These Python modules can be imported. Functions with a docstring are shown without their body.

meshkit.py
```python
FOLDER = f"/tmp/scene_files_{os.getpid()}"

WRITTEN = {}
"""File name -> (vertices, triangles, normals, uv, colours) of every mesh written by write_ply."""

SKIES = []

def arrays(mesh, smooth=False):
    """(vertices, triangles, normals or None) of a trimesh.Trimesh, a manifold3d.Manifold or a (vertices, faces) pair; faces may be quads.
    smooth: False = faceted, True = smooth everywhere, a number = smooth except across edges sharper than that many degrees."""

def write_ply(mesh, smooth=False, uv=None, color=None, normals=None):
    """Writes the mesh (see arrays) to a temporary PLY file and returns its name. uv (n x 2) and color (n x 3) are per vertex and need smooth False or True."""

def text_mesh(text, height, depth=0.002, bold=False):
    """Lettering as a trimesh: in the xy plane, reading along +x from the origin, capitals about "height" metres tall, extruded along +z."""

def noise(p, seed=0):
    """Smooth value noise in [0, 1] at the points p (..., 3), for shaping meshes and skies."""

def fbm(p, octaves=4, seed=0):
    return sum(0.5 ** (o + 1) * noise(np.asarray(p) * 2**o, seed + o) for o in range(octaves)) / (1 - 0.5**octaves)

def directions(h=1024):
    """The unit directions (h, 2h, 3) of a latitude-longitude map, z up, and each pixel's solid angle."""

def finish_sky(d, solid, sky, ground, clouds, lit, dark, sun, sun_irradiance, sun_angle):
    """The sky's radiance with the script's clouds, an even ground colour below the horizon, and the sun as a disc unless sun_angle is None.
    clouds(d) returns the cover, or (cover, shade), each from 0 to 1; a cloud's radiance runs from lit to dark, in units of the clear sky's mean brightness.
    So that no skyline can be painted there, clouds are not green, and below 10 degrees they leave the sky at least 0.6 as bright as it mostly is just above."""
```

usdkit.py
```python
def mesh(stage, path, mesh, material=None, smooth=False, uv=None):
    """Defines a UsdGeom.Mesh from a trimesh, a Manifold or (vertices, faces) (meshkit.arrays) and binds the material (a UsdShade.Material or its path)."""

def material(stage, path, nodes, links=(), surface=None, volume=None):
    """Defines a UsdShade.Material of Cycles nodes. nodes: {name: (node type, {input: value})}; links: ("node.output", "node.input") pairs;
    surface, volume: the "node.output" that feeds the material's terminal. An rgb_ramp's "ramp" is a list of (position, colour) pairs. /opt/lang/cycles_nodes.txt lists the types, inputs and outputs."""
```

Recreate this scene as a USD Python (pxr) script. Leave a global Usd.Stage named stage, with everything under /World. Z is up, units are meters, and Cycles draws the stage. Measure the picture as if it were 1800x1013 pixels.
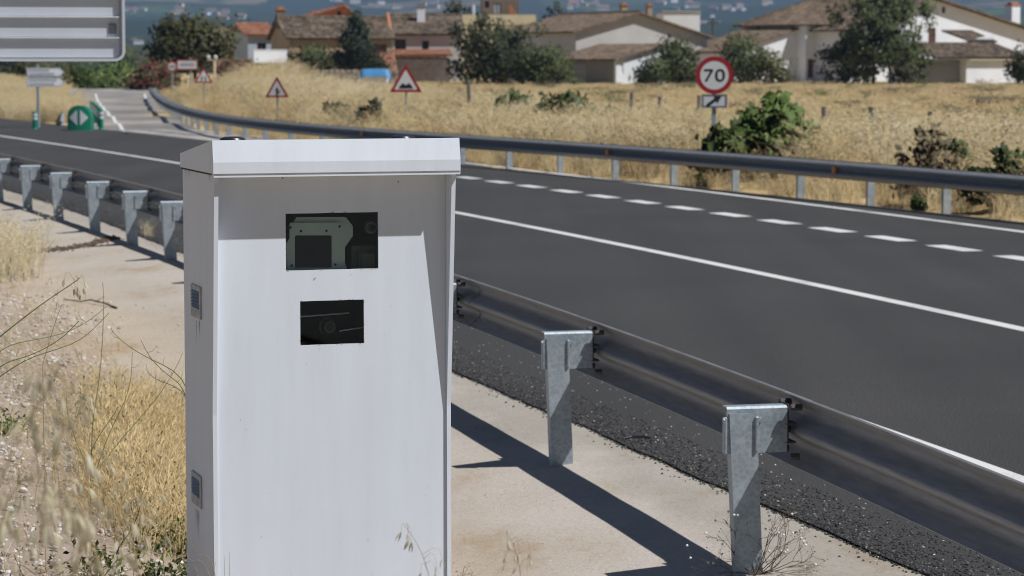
import math, numpy as np, trimesh, usdkit, meshkit
from pxr import Usd, UsdGeom, UsdLux, UsdShade, Sdf, Gf, Vt
from shapely.geometry import Polygon, Point, box as sbox
from scipy.spatial import cKDTree
from scipy.interpolate import CubicSpline

# ------------------------------------------------------------------ camera, sky, sun, exposure
stage = Usd.Stage.CreateInMemory()
UsdGeom.SetStageUpAxis(stage, UsdGeom.Tokens.z)
UsdGeom.SetStageMetersPerUnit(stage, 1.0)
UsdGeom.Xform.Define(stage, '/World')
UsdGeom.Scope.Define(stage, '/World/Looks')

FPX, EYE, HORIZON = 4600.0, 2.15, 100.0          # focal length in photo pixels, eye height, horizon row
PITCH = math.atan((506.5 - HORIZON) / FPX)
cam = UsdGeom.Camera.Define(stage, '/World/camera')
cam.AddTranslateOp().Set(Gf.Vec3d(0, 0, EYE))
cam.AddRotateXOp().Set(90 - math.degrees(PITCH))
cam.CreateHorizontalApertureAttr(36.0); cam.CreateVerticalApertureAttr(36.0 * 576 / 1024)
cam.CreateFocalLengthAttr(36.0 * FPX / 1800)
cam.CreateFStopAttr(8.0); cam.CreateFocusDistanceAttr(8.6)
cam.CreateClippingRangeAttr(Gf.Vec2f(0.1, 30000))
cam.CreateExposureAttr(0.0)

SUN_AZ, SUN_EL = math.atan2(0.9205, -0.3907), math.radians(55)     # azimuth = atan2(x, y)
SUN = np.array([math.sin(SUN_AZ) * math.cos(SUN_EL), math.cos(SUN_AZ) * math.cos(SUN_EL), math.sin(SUN_EL)])
dome = UsdLux.DomeLight.Define(stage, '/World/sky')
dome.GetPrim().SetCustomDataByKey('kind', 'structure')
dome_mat = usdkit.material(stage, '/World/Looks/sky_look', {
    's': ('sky_texture', {'sky_type': 'single_scattering', 'sun_disc': False, 'sun_elevation': SUN_EL, 'sun_rotation': SUN_AZ, 'aerosol_density': .4, 'ozone_density': 4.0}),
    'b': ('background_shader', {'strength': 0.034})}, [('s.color', 'b.color')], surface='b.background')
UsdShade.MaterialBindingAPI.Apply(dome.GetPrim()).Bind(dome_mat)
sun = UsdLux.DistantLight.Define(stage, '/World/sun')
sun.CreateIntensityAttr(1.22); sun.CreateAngleAttr(0.53); sun.CreateNormalizeAttr(True)
sun.CreateColorAttr(Gf.Vec3f(1.0, 0.985, 0.965))
_z = Gf.Vec3d(*SUN)
sun.AddTransformOp().Set(Gf.Matrix4d().SetRotate(Gf.Rotation(Gf.Vec3d(0, 0, 1), _z)))

# ------------------------------------------------------------------ helpers
R = np.random.RandomState
FWD = np.array([0, math.cos(PITCH), -math.sin(PITCH)]); UP = np.array([0, math.sin(PITCH), math.cos(PITCH)])
EYEP = np.array([0, 0, EYE])
def ray(u, v): return FWD + np.array([1.0, 0, 0]) * ((u - 900) / FPX) - UP * ((v - 506.5) / FPX)
def on_z(u, v, z=0.0):
    d = ray(u, v); return EYEP + d * ((z - EYE) / d[2])
def on_y(u, v, y):
    d = ray(u, v); return EYEP + d * (y / d[1])
def on_plane(u, v, p0, n):
    d = ray(u, v); return EYEP + d * (np.dot(p0 - EYEP, n) / np.dot(d, n))
def px(y): return y / FPX                          # metres per photo pixel at distance y

_taken = {}
def path_for(name, parent=None):
    base = (str(parent.GetPath()) if parent is not None else '/World') + '/' + name
    k = _taken.get(base, 0); _taken[base] = k + 1
    return base if k == 0 else f'{base}_{k:03d}'
def tag(p, label=None, cat=None, group=None, kind=None):
    p = p.GetPrim() if hasattr(p, 'GetPrim') else p
    for k, v in (('label', label), ('category', cat), ('group', group), ('kind', kind)):
        if v: p.SetCustomDataByKey(k, v)
    return p
def thing(name, label=None, cat=None, loc=(0, 0, 0), rotz=0.0, group=None, kind=None, scale=None):
    x = UsdGeom.Xform.Define(stage, path_for(name))
    x.AddTranslateOp().Set(Gf.Vec3d(*map(float, loc)))
    if rotz: x.AddRotateZOp().Set(math.degrees(rotz))
    if scale is not None: x.AddScaleOp().Set(Gf.Vec3f(*map(float, np.broadcast_to(scale, 3))))
    return tag(x, label, cat, group, kind)
def obj(name, m, mat, parent=None, smooth=False, normals=None, label=None, cat=None, group=None, kind=None):
    if isinstance(m, list): m = cat_(m)
    g = usdkit.mesh(stage, path_for(name, parent), m, MAT[mat], smooth)
    if normals is not None: set_normals(g, normals)
    return tag(g, label, cat, group, kind)
def set_normals(g, n):
    g.CreateNormalsAttr(Vt.Vec3fArray.FromNumpy(np.asarray(n, np.float32))); g.SetNormalsInterpolation('vertex')
def two_sided(m, gap=.0006):
    """gives each leaf or blade a second face, a hair behind the first"""
    f = m.faces; fn = np.cross(m.vertices[f[:, 1]] - m.vertices[f[:, 0]], m.vertices[f[:, 2]] - m.vertices[f[:, 0]]); fn /= np.maximum(np.linalg.norm(fn, axis=1, keepdims=True), 1e-12)
    n = np.zeros_like(m.vertices)
    for k in range(3): n[f[:, k]] = fn
    return tm(np.vstack([m.vertices, m.vertices - n * gap]), np.vstack([f, f[:, ::-1] + len(m.vertices)]))
def soft_normals(m, centre=None, up=.8, own=.35):
    """foliage normals: each leaf's own normal bent towards the crown's outside, or upwards for grass"""
    f = m.faces; fn = np.cross(m.vertices[f[:, 1]] - m.vertices[f[:, 0]], m.vertices[f[:, 2]] - m.vertices[f[:, 0]]); fn /= np.maximum(np.linalg.norm(fn, axis=1, keepdims=True), 1e-12)
    n = np.zeros_like(m.vertices)
    for k in range(3): n[f[:, k]] = fn
    o = np.zeros_like(n) + [0, 0, up]
    if centre is not None:
        d = m.vertices - centre; o = o + d / np.maximum(np.linalg.norm(d, axis=1, keepdims=True), 1e-9)
    o /= np.maximum(np.linalg.norm(o, axis=1, keepdims=True), 1e-9)
    n = n * np.sign((n * o).sum(1, keepdims=True) + 1e-9) * own + o * (1 - own); return n / np.linalg.norm(n, axis=1, keepdims=True)
def copy_of(src, loc, rotz=0.0, label=None, group=None, scale=None, name=None):
    x = UsdGeom.Xform.Define(stage, path_for(name or src.GetName().rsplit('_0', 1)[0]))
    x.AddTranslateOp().Set(Gf.Vec3d(*map(float, loc)))
    if rotz: x.AddRotateZOp().Set(math.degrees(rotz))
    if scale is not None: x.AddScaleOp().Set(Gf.Vec3f(*map(float, np.broadcast_to(scale, 3))))
    return x
def cat_(ms): return trimesh.util.concatenate(ms)
def tm(v, f): return trimesh.Trimesh(np.asarray(v, float), np.asarray(f, int), process=False)
def bx(x0, x1, y0, y1, z0, z1):
    m = trimesh.creation.box([x1 - x0, y1 - y0, z1 - z0]); m.apply_translation([(x0 + x1) / 2, (y0 + y1) / 2, (z0 + z1) / 2]); return m
def rbox(x0, x1, y0, y1, z0, z1, r=0.01):
    """a box with chamfered edges"""
    c = np.array([(x0 + x1) / 2, (y0 + y1) / 2, (z0 + z1) / 2]); h = np.abs(np.array([x1 - x0, y1 - y0, z1 - z0])) / 2; r = min(r, h.min() * .9)
    p = []
    for s in np.ndindex(2, 2, 2):
        s = np.array(s) * 2 - 1
        for k in range(3):
            q = s * (h - r); q[k] = s[k] * h[k]; p.append(c + q)
    return trimesh.convex.convex_hull(np.array(p))
def extrude(poly, t, axis='y'):
    """shapely polygon in (x, z) made t thick along +y (axis y), or (y, z) along +x, or (x, y) along +z"""
    m = trimesh.creation.extrude_polygon(poly, t, engine='earcut'); v = m.vertices.copy()
    if axis == 'y': m.vertices = np.c_[v[:, 0], v[:, 2], v[:, 1]]; m.invert()
    elif axis == 'x': m.vertices = np.c_[v[:, 2], v[:, 0], v[:, 1]]
    return m
def tube(pts, rad, n=6, cap=True):
    pts = np.asarray(pts, float); rad = np.broadcast_to(np.asarray(rad, float), len(pts)) if np.ndim(rad) == 0 or len(rad) != len(pts) else np.asarray(rad, float)
    t = np.gradient(pts, axis=0); t /= np.maximum(np.linalg.norm(t, axis=1, keepdims=True), 1e-9)
    ref = np.array([0, 0, 1.0]) if abs(t[:, 2]).mean() < .85 else np.array([1.0, 0, 0])
    a = np.cross(t, ref); a /= np.maximum(np.linalg.norm(a, axis=1, keepdims=True), 1e-9); b = np.cross(t, a)
    ang = np.arange(n) / n * 2 * np.pi
    v = pts[:, None] + rad[:, None, None] * (a[:, None] * np.cos(ang)[None, :, None] + b[:, None] * np.sin(ang)[None, :, None])
    v = v.reshape(-1, 3); f = []
    for i in range(len(pts) - 1):
        for j in range(n):
            k = (j + 1) % n
            f += [[i * n + j, i * n + k, (i + 1) * n + k], [i * n + j, (i + 1) * n + k, (i + 1) * n + j]]
    if cap:
        for base, s in ((0, 1), ((len(pts) - 1) * n, -1)):
            for j in range(1, n - 1): f.append([base, base + j + (s < 0), base + j + (s > 0)])
    return tm(v, f)
def cyl(p0, p1, r, n=14): return tube([p0, p1], r, n)
def disc(c, r, t, n=28, axis='y'):
    c = np.asarray(c, float); d = {'x': [1, 0, 0], 'y': [0, 1, 0], 'z': [0, 0, 1]}[axis]
    return cyl(c, c + np.array(d) * t, r, n)
def grid(P):
    """(a, b, 3) points to a mesh"""
    a, b = P.shape[:2]; i = np.arange(a * b).reshape(a, b)
    q = np.stack([i[:-1, :-1], i[1:, :-1], i[1:, 1:], i[:-1, 1:]], -1).reshape(-1, 4)
    return tm(P.reshape(-1, 3), np.vstack([q[:, [0, 1, 2]], q[:, [0, 2, 3]]]))
def moved(m, loc=(0, 0, 0), rz=0.0, ry=0.0, rx=0.0):
    m = m.copy()
    for ang, ax in ((rx, [1, 0, 0]), (ry, [0, 1, 0]), (rz, [0, 0, 1])):
        if ang: m.apply_transform(trimesh.transformations.rotation_matrix(ang, ax))
    m.apply_translation(loc); return m
def primvar(prim, name, values):
    UsdGeom.PrimvarsAPI(prim).CreatePrimvar(name, Sdf.ValueTypeNames.FloatArray, 'vertex').Set(Vt.FloatArray.FromNumpy(np.asarray(values, np.float32)))
def instancer(name, protos, pos, yaw, scale, idx, parent=None, tilt=None, grass=False, **kw):
    """protos: [(mesh, material)]; one PointInstancer"""
    p = UsdGeom.PointInstancer.Define(stage, path_for(name, parent))
    base = str(p.GetPath())
    for k, (m, mat) in enumerate(protos):
        q = UsdGeom.Xform.Define(stage, f'{base}/shape_{k:03d}')
        m = two_sided(m) if grass else m; g = usdkit.mesh(stage, f'{base}/shape_{k:03d}/blades', m, MAT[mat], False)
        if grass: set_normals(g, soft_normals(m, None, .8, .3))
        p.GetPrototypesRel().AddTarget(q.GetPath())
    n = len(pos); yaw = np.asarray(yaw)
    qz = np.c_[np.cos(yaw / 2), np.zeros(n), np.zeros(n), np.sin(yaw / 2)]
    if tilt is not None:                      # tilt: (n, 2) small lean in x, y
        tx, ty = tilt[:, 0] / 2, tilt[:, 1] / 2
        qt = np.c_[np.ones(n), tx, ty, np.zeros(n)]; qt /= np.linalg.norm(qt, axis=1, keepdims=True)
        w1, x1, y1, z1 = qt.T; w2, x2, y2, z2 = qz.T
        qz = np.c_[w1*w2-x1*x2-y1*y2-z1*z2, w1*x2+x1*w2+y1*z2-z1*y2, w1*y2-x1*z2+y1*w2+z1*x2, w1*z2+x1*y2-y1*x2+z1*w2]
    p.CreatePositionsAttr(Vt.Vec3fArray.FromNumpy(np.asarray(pos, np.float32)))
    p.CreateOrientationsAttr(Vt.QuathArray([Gf.Quath(float(a), float(b), float(c), float(d)) for a, b, c, d in qz]))
    s = np.asarray(scale, np.float32)
    if s.ndim == 1: s = np.repeat(s[:, None], 3, 1)
    p.CreateScalesAttr(Vt.Vec3fArray.FromNumpy(s))
    p.CreateProtoIndicesAttr(Vt.IntArray.FromNumpy(np.asarray(idx, np.int32)))
    return tag(p, **kw)

# ------------------------------------------------------------------ materials
MAT = {}
def mat(name, nodes, links, surface='p.BSDF', volume=None):
    MAT[name] = usdkit.material(stage, '/World/Looks/' + name, nodes, links, surface=surface, volume=volume); return name
def plain(name, col, rough=.6, metal=0.0, spec=None, vary=.08, scale=6.0, bump=0.0, bscale=None):
    """a principled material with a little noise in tone and relief"""
    c = np.array(col, float)
    n = {'g': ('geometry', {}), 'n': ('noise_texture', {'scale': scale, 'detail': 5.0, 'roughness': .6}),
         'r': ('rgb_ramp', {'ramp': [(.3, c * (1 - vary)), (.7, np.minimum(c * (1 + vary), .95))]}),
         'p': ('principled_bsdf', {'roughness': rough, 'metallic': metal})}
    l = [('g.position', 'n.vector'), ('n.fac', 'r.fac'), ('r.color', 'p.base_color')]
    if bump:
        n['nb'] = ('noise_texture', {'scale': bscale or scale * 8, 'detail': 4.0}); n['b'] = ('bump', {'strength': .6, 'distance': bump})
        l += [('g.position', 'nb.vector'), ('nb.fac', 'b.height'), ('b.normal', 'p.normal')]
    return mat(name, n, l)
def leafy(name, dark, light, trans=.35, rough=.5, scale=1.2):
    """foliage: per-leaf and patchy tone, some light passing through"""
    n = {'g': ('geometry', {}), 'n': ('noise_texture', {'scale': scale, 'detail': 3.0}), 'm': ('math', {'math_type': 'multiply_add', 'value2': .45, 'value3': 0.0}),
         'a': ('math', {'math_type': 'add'}), 'k': ('math', {'math_type': 'multiply', 'value2': .62}),
         'r': ('rgb_ramp', {'ramp': [(.2, dark), (.75, light)]}),
         'p': ('principled_bsdf', {'roughness': rough}), 't': ('translucent_bsdf', {}), 'x': ('mix_closure', {'fac': trans})}
    l = [('g.position', 'n.vector'), ('g.random_per_island', 'm.value1'), ('n.fac', 'k.value1'), ('m.value', 'a.value1'), ('k.value', 'a.value2'), ('a.value', 'r.fac'),
         ('r.color', 'p.base_color'), ('r.color', 't.color'), ('p.BSDF', 'x.closure1'), ('t.BSDF', 'x.closure2')]
    return mat(name, n, l, surface='x.closure')
# materials of the setting and of the big things
mat('haze_look', {'v': ('principled_volume', {'color': (.42, .62, 1.0), 'density': 0.00011, 'anisotropy': 0.0})}, [], surface=None, volume='v.volume')
mat('asphalt', {'g': ('geometry', {}), 'n1': ('noise_texture', {'scale': 90.0, 'detail': 3.0, 'roughness': .7}), 'n2': ('noise_texture', {'scale': .35, 'detail': 4.0}),
    'mp': ('mapping', {'mapping_type': 'point', 'rotation': (0, 0, -.34), 'scale': (1.3, .03, 1.0)}), 'n3': ('noise_texture', {'scale': 1.0, 'detail': 3.0}),
    'r1': ('rgb_ramp', {'ramp': [(.34, (.020, .020, .021)), (.5, (.050, .049, .049)), (.66, (.10, .097, .094)), (.78, (.17, .165, .16))]}), 'r2': ('rgb_ramp', {'ramp': [(.3, (.88, .88, .88)), (.7, (1.10, 1.095, 1.09))]}),
    'r3': ('rgb_ramp', {'ramp': [(.35, (.90, .90, .905)), (.65, (1.06, 1.06, 1.06))]}),
    'm1': ('mix', {'mix_type': 'multiply', 'fac': 1.0}), 'm2': ('mix', {'mix_type': 'multiply', 'fac': 1.0}), 'b': ('bump', {'strength': .7, 'distance': .012}), 'p': ('principled_bsdf', {'roughness': .82, 'specular_ior_level': .3})},
    [('g.position', 'n1.vector'), ('g.position', 'n2.vector'), ('g.position', 'mp.vector'), ('mp.vector', 'n3.vector'), ('n1.fac', 'r1.fac'), ('n2.fac', 'r2.fac'), ('n3.fac', 'r3.fac'),
     ('r1.color', 'm1.color1'), ('r2.color', 'm1.color2'), ('m1.color', 'm2.color1'), ('r3.color', 'm2.color2'), ('m2.color', 'p.base_color'), ('n1.fac', 'b.height'), ('b.normal', 'p.normal')])
mat('road_paint', {'g': ('geometry', {}), 'n': ('noise_texture', {'scale': 60.0, 'detail': 4.0, 'roughness': .7}), 'n2': ('noise_texture', {'scale': 1.5, 'detail': 3.0}), 'a': ('math', {'math_type': 'add'}),
    'r': ('rgb_ramp', {'ramp': [(.62, (.16, .16, .155)), (.84, (.54, .54, .52)), (1.0, (.66, .66, .64))]}), 'p': ('principled_bsdf', {'roughness': .7})},
    [('g.position', 'n.vector'), ('g.position', 'n2.vector'), ('n.fac', 'a.value1'), ('n2.fac', 'a.value2'), ('a.value', 'r.fac'), ('r.color', 'p.base_color')])
mat('worn_paint', {'g': ('geometry', {}), 'mp': ('mapping', {'mapping_type': 'point', 'rotation': (0, 0, .35), 'scale': (.6, 3.0, 1)}), 'n': ('noise_texture', {'scale': 1.2, 'detail': 5.0, 'roughness': .7}),
    'r': ('rgb_ramp', {'ramp': [(.40, (.13, .125, .12)), (.56, (.50, .48, .45))]}), 'p': ('principled_bsdf', {'roughness': .8})},
    [('g.position', 'mp.vector'), ('mp.vector', 'n.vector'), ('n.fac', 'r.fac'), ('r.color', 'p.base_color')])
mat('old_asphalt', {'g': ('geometry', {}), 'mp': ('mapping', {'mapping_type': 'point', 'scale': (.25, .16, 1)}), 'n': ('noise_texture', {'scale': 1.0, 'detail': 5.0, 'roughness': .6}), 'n2': ('noise_texture', {'scale': 40.0, 'detail': 3.0}),
    'r': ('rgb_ramp', {'ramp': [(.36, (.17, .155, .14)), (.5, (.27, .25, .23)), (.66, (.40, .37, .34))]}), 'r2': ('rgb_ramp', {'ramp': [(.3, (.85, .85, .85)), (.7, (1.1, 1.1, 1.1))]}), 'm': ('mix', {'mix_type': 'multiply', 'fac': 1.0}), 'p': ('principled_bsdf', {'roughness': .9})},
    [('g.position', 'mp.vector'), ('mp.vector', 'n.vector'), ('g.position', 'n2.vector'), ('n.fac', 'r.fac'), ('n2.fac', 'r2.fac'), ('r.color', 'm.color1'), ('r2.color', 'm.color2'), ('m.color', 'p.base_color')])
# the verge on the camera's side: concrete apron, washed sand, gravelly bank; 'away' = metres left of the guardrail
mat('verge', {'g': ('geometry', {}), 'a': ('attribute', {'attribute': 'away'}), 'n': ('noise_texture', {'scale': .55, 'detail': 5.0, 'roughness': .6}), 'w': ('math', {'math_type': 'multiply_add', 'value2': 1.5, 'value3': -.75}), 's': ('math', {'math_type': 'add'}),
    'd': ('math', {'math_type': 'multiply', 'value2': .2}),
    'r': ('rgb_ramp', {'ramp': [(0.0, (.36, .335, .30)), (.05, (.45, .415, .375)), (.14, (.46, .42, .375)), (.20, (.44, .395, .345)), (.30, (.45, .385, .31)), (.38, (.46, .39, .31)), (.47, (.36, .29, .23)), (.6, (.34, .28, .23)), (1, (.34, .28, .22))]}),
    'mp': ('mapping', {'mapping_type': 'point', 'rotation': (0, 0, .3), 'scale': (.9, .45, 1)}),
    'n2': ('noise_texture', {'scale': 1.6, 'detail': 7.0, 'roughness': .7}), 'r2': ('rgb_ramp', {'ramp': [(.30, (.82, .71, .57)), (.44, (.97, .94, .90)), (.6, (1.05, 1.04, 1.03)), (.75, (.98, .90, .80))]}),
    'n3': ('noise_texture', {'scale': 45.0, 'detail': 5.0, 'roughness': .75}), 'r3': ('rgb_ramp', {'ramp': [(.3, (.74, .72, .70)), (.48, (1, 1, 1)), (.7, (1.12, 1.1, 1.08))]}),
    'm1': ('mix', {'mix_type': 'multiply', 'fac': 1.0}), 'm2': ('mix', {'mix_type': 'multiply', 'fac': .85}), 'b': ('bump', {'strength': .55, 'distance': .012}), 'p': ('principled_bsdf', {'roughness': .95, 'specular_ior_level': .2})},
    [('g.position', 'n.vector'), ('n.fac', 'w.value1'), ('a.fac', 's.value1'), ('w.value', 's.value2'), ('s.value', 'd.value1'), ('d.value', 'r.fac'), ('g.position', 'mp.vector'), ('mp.vector', 'n2.vector'), ('n2.fac', 'r2.fac'), ('g.position', 'n3.vector'), ('n3.fac', 'r3.fac'),
     ('r.color', 'm1.color1'), ('r2.color', 'm1.color2'), ('m1.color', 'm2.color1'), ('r3.color', 'm2.color2'), ('m2.color', 'p.base_color'), ('n3.fac', 'b.height'), ('b.normal', 'p.normal')])
mat('field', {'g': ('geometry', {}), 'mp': ('mapping', {'mapping_type': 'point', 'scale': (.05, .11, 1)}), 'n': ('noise_texture', {'scale': 1.0, 'detail': 6.0, 'roughness': .6}), 'n2': ('noise_texture', {'scale': 1.6, 'detail': 5.0, 'roughness': .7}),
    'r': ('rgb_ramp', {'ramp': [(.3, (.40, .295, .155)), (.5, (.53, .395, .21)), (.7, (.61, .475, .27))]}), 'r2': ('rgb_ramp', {'ramp': [(.3, (.72, .70, .66)), (.65, (1.1, 1.08, 1.05))]}), 'm': ('mix', {'mix_type': 'multiply', 'fac': .8}),
    'b': ('bump', {'strength': .8, 'distance': .1}), 'p': ('principled_bsdf', {'roughness': 1.0, 'specular_ior_level': .1})},
    [('g.position', 'mp.vector'), ('mp.vector', 'n.vector'), ('g.position', 'n2.vector'), ('n.fac', 'r.fac'), ('n2.fac', 'r2.fac'), ('r.color', 'm.color1'), ('r2.color', 'm.color2'), ('m.color', 'p.base_color'), ('n2.fac', 'b.height'), ('b.normal', 'p.normal')])
mat('galvanised', {'g': ('geometry', {}), 'v': ('voronoi_texture', {'scale': 55.0}), 'n': ('noise_texture', {'scale': 9.0, 'detail': 6.0, 'roughness': .65}), 'a': ('math', {'math_type': 'multiply_add', 'value2': .35}),
    'r': ('rgb_ramp', {'ramp': [(.35, (.21, .25, .285)), (.6, (.29, .34, .38)), (.85, (.39, .44, .48))]}), 'ro': ('rgb_ramp', {'ramp': [(.3, (.5, .5, .5)), (.8, (.68, .68, .68))]}), 'p': ('principled_bsdf', {'metallic': .45})},
    [('g.position', 'v.vector'), ('g.position', 'n.vector'), ('v.distance', 'a.value1'), ('n.fac', 'a.value3'), ('a.value', 'r.fac'), ('n.fac', 'ro.fac'), ('r.color', 'p.base_color'), ('ro.color', 'p.roughness')])
mat('beam_steel', {'g': ('geometry', {}), 'n': ('noise_texture', {'scale': 5.0, 'detail': 6.0, 'roughness': .65}), 'mp': ('mapping', {'mapping_type': 'point', 'scale': (1, 1, 14.0)}),
    'r': ('rgb_ramp', {'ramp': [(.3, (.22, .222, .23)), (.7, (.34, .342, .35))]}), 'ro': ('rgb_ramp', {'ramp': [(.3, (.58, .58, .58)), (.8, (.75, .75, .75))]}), 'p': ('principled_bsdf', {'metallic': .3, 'specular_ior_level': .4})},
    [('g.position', 'mp.vector'), ('mp.vector', 'n.vector'), ('n.fac', 'r.fac'), ('n.fac', 'ro.fac'), ('r.color', 'p.base_color'), ('ro.color', 'p.roughness')])
mat('cabinet_paint', {'g': ('geometry', {}), 'n': ('noise_texture', {'scale': 2.2, 'detail': 4.0}), 'n2': ('noise_texture', {'scale': 130.0, 'detail': 2.0}), 'mp': ('mapping', {'mapping_type': 'point', 'scale': (9, 9, .8)}), 'n3': ('noise_texture', {'scale': 1.6, 'detail': 5.0, 'roughness': .65}), 'n4': ('noise_texture', {'scale': 38.0, 'detail': 1.0}),
    'r': ('rgb_ramp', {'ramp': [(.3, (.675, .725, .81)), (.7, (.71, .76, .84))]}), 'r3': ('rgb_ramp', {'ramp': [(.3, (.94, .93, .91)), (.6, (1, 1, 1))]}), 'r4': ('rgb_ramp', {'ramp': [(.16, (.5, .42, .33)), (.195, (1, 1, 1))]}),
    'm': ('mix', {'mix_type': 'multiply', 'fac': .8}), 'm4': ('mix', {'mix_type': 'multiply', 'fac': .8}), 'b': ('bump', {'strength': .035, 'distance': .002}), 'p': ('principled_bsdf', {'roughness': .42, 'specular_ior_level': .45})},
    [('g.position', 'n.vector'), ('g.position', 'n2.vector'), ('g.position', 'n4.vector'), ('g.position', 'mp.vector'), ('mp.vector', 'n3.vector'), ('n.fac', 'r.fac'), ('n3.fac', 'r3.fac'), ('n4.fac', 'r4.fac'), ('r.color', 'm.color1'), ('r3.color', 'm.color2'), ('m.color', 'm4.color1'), ('r4.color', 'm4.color2'), ('m4.color', 'p.base_color'), ('n2.fac', 'b.height'), ('b.normal', 'p.normal')])
plain('rust', (.23, .10, .035), .9, vary=.5, scale=60)
plain('grime', (.50, .49, .48), .9, vary=.35, scale=40)
plain('black_plastic', (.018, .02, .026), .35)
plain('inside_black', (.012, .013, .014), .8)
plain('housing_grey', (.72, .80, .77), .5, vary=.05)
plain('housing_dark', (.05, .06, .06), .5)
plain('lens_glass', (.012, .014, .018), .08)
plain('led_pearl', (.5, .5, .48), .3)
plain('dark_seam', (.05, .045, .04), .9)
plain('vent_metal', (.36, .41, .48), .7)
plain('vent_frame', (.46, .45, .44), .6, vary=.25, scale=25)
mat('window_glass', {'f': ('fresnel', {'IOR': 1.5}), 't': ('transparent_bsdf', {'color': (.95, .98, .97)}), 'g': ('glossy_bsdf', {'color': (1, 1, 1), 'roughness': .02}), 'x': ('mix_closure', {})},
    [('f.fac', 'x.fac'), ('t.BSDF', 'x.closure1'), ('g.BSDF', 'x.closure2')], surface='x.closure')
plain('clamp_dark', (.075, .07, .068), .75, metal=.3, vary=.3, scale=40)
plain('orange_reflector', (.75, .22, .01), .4)

# ------------------------------------------------------------------ curves of the road, x as a function of y
def curve(pts, deg):
    p = np.array(pts, float); lo, hi = p[:, 1].min(), p[:, 1].max(); m = (lo + hi) / 2; s = (hi - lo) / 2
    c = np.polyfit((p[:, 1] - m) / s, p[:, 0], deg); dc = np.polyder(c)
    def f(y):
        y = np.asarray(y, float); t = (np.clip(y, lo, hi) - m) / s
        return np.polyval(c, t) + np.where(y < lo, (y - lo) * np.polyval(dc, -1.0) / s, 0) + np.where(y > hi, (y - hi) * np.polyval(dc, 1.0) / s, 0)
    return f
rail_x = curve([(1.71, 8.77), (1.2, 11.05), (.44, 14), (-.37, 17.2), (-3.45, 27.3), (-4.96, 31.6), (-6.65, 36.3), (-7.7, 39.2)], 3)
line_x = curve([(7.15, 8), (5.6, 15), (4.16, 21.3), (-.77, 35.3), (-6.6, 52.6), (-14.1, 72), (-24.5, 97)], 3)
far_x = CubicSpline([-40, -5, 15, 33.4, 44, 52, 59.6, 68, 78, 90, 103.5, 128, 160, 185], [35, 21.8, 14.2, 7.0, 2.75, -.95, -4.25, -7.1, -9.5, -11.75, -13.95, -17.6, -22.1, -25.2])
# the far guardrail is kept 0.85 m outside the far edge line of the carriageway where both run together
def slope(f, y, e=.25): return (f(y + e) - f(y - e)) / (2 * e)
def offset(f, y, d):
    """points d metres to the right of the curve x = f(y)"""
    s = slope(f, y); L = np.sqrt(1 + s * s)
    return np.c_[f(y) + d / L, y - d * s / L]
def right_of(f, x, y):
    s = slope(f, y); return (x - f(y)) / np.sqrt(1 + s * s)
def smooth(t): t = np.clip(t, 0, 1); return t * t * (3 - 2 * t)
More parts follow.
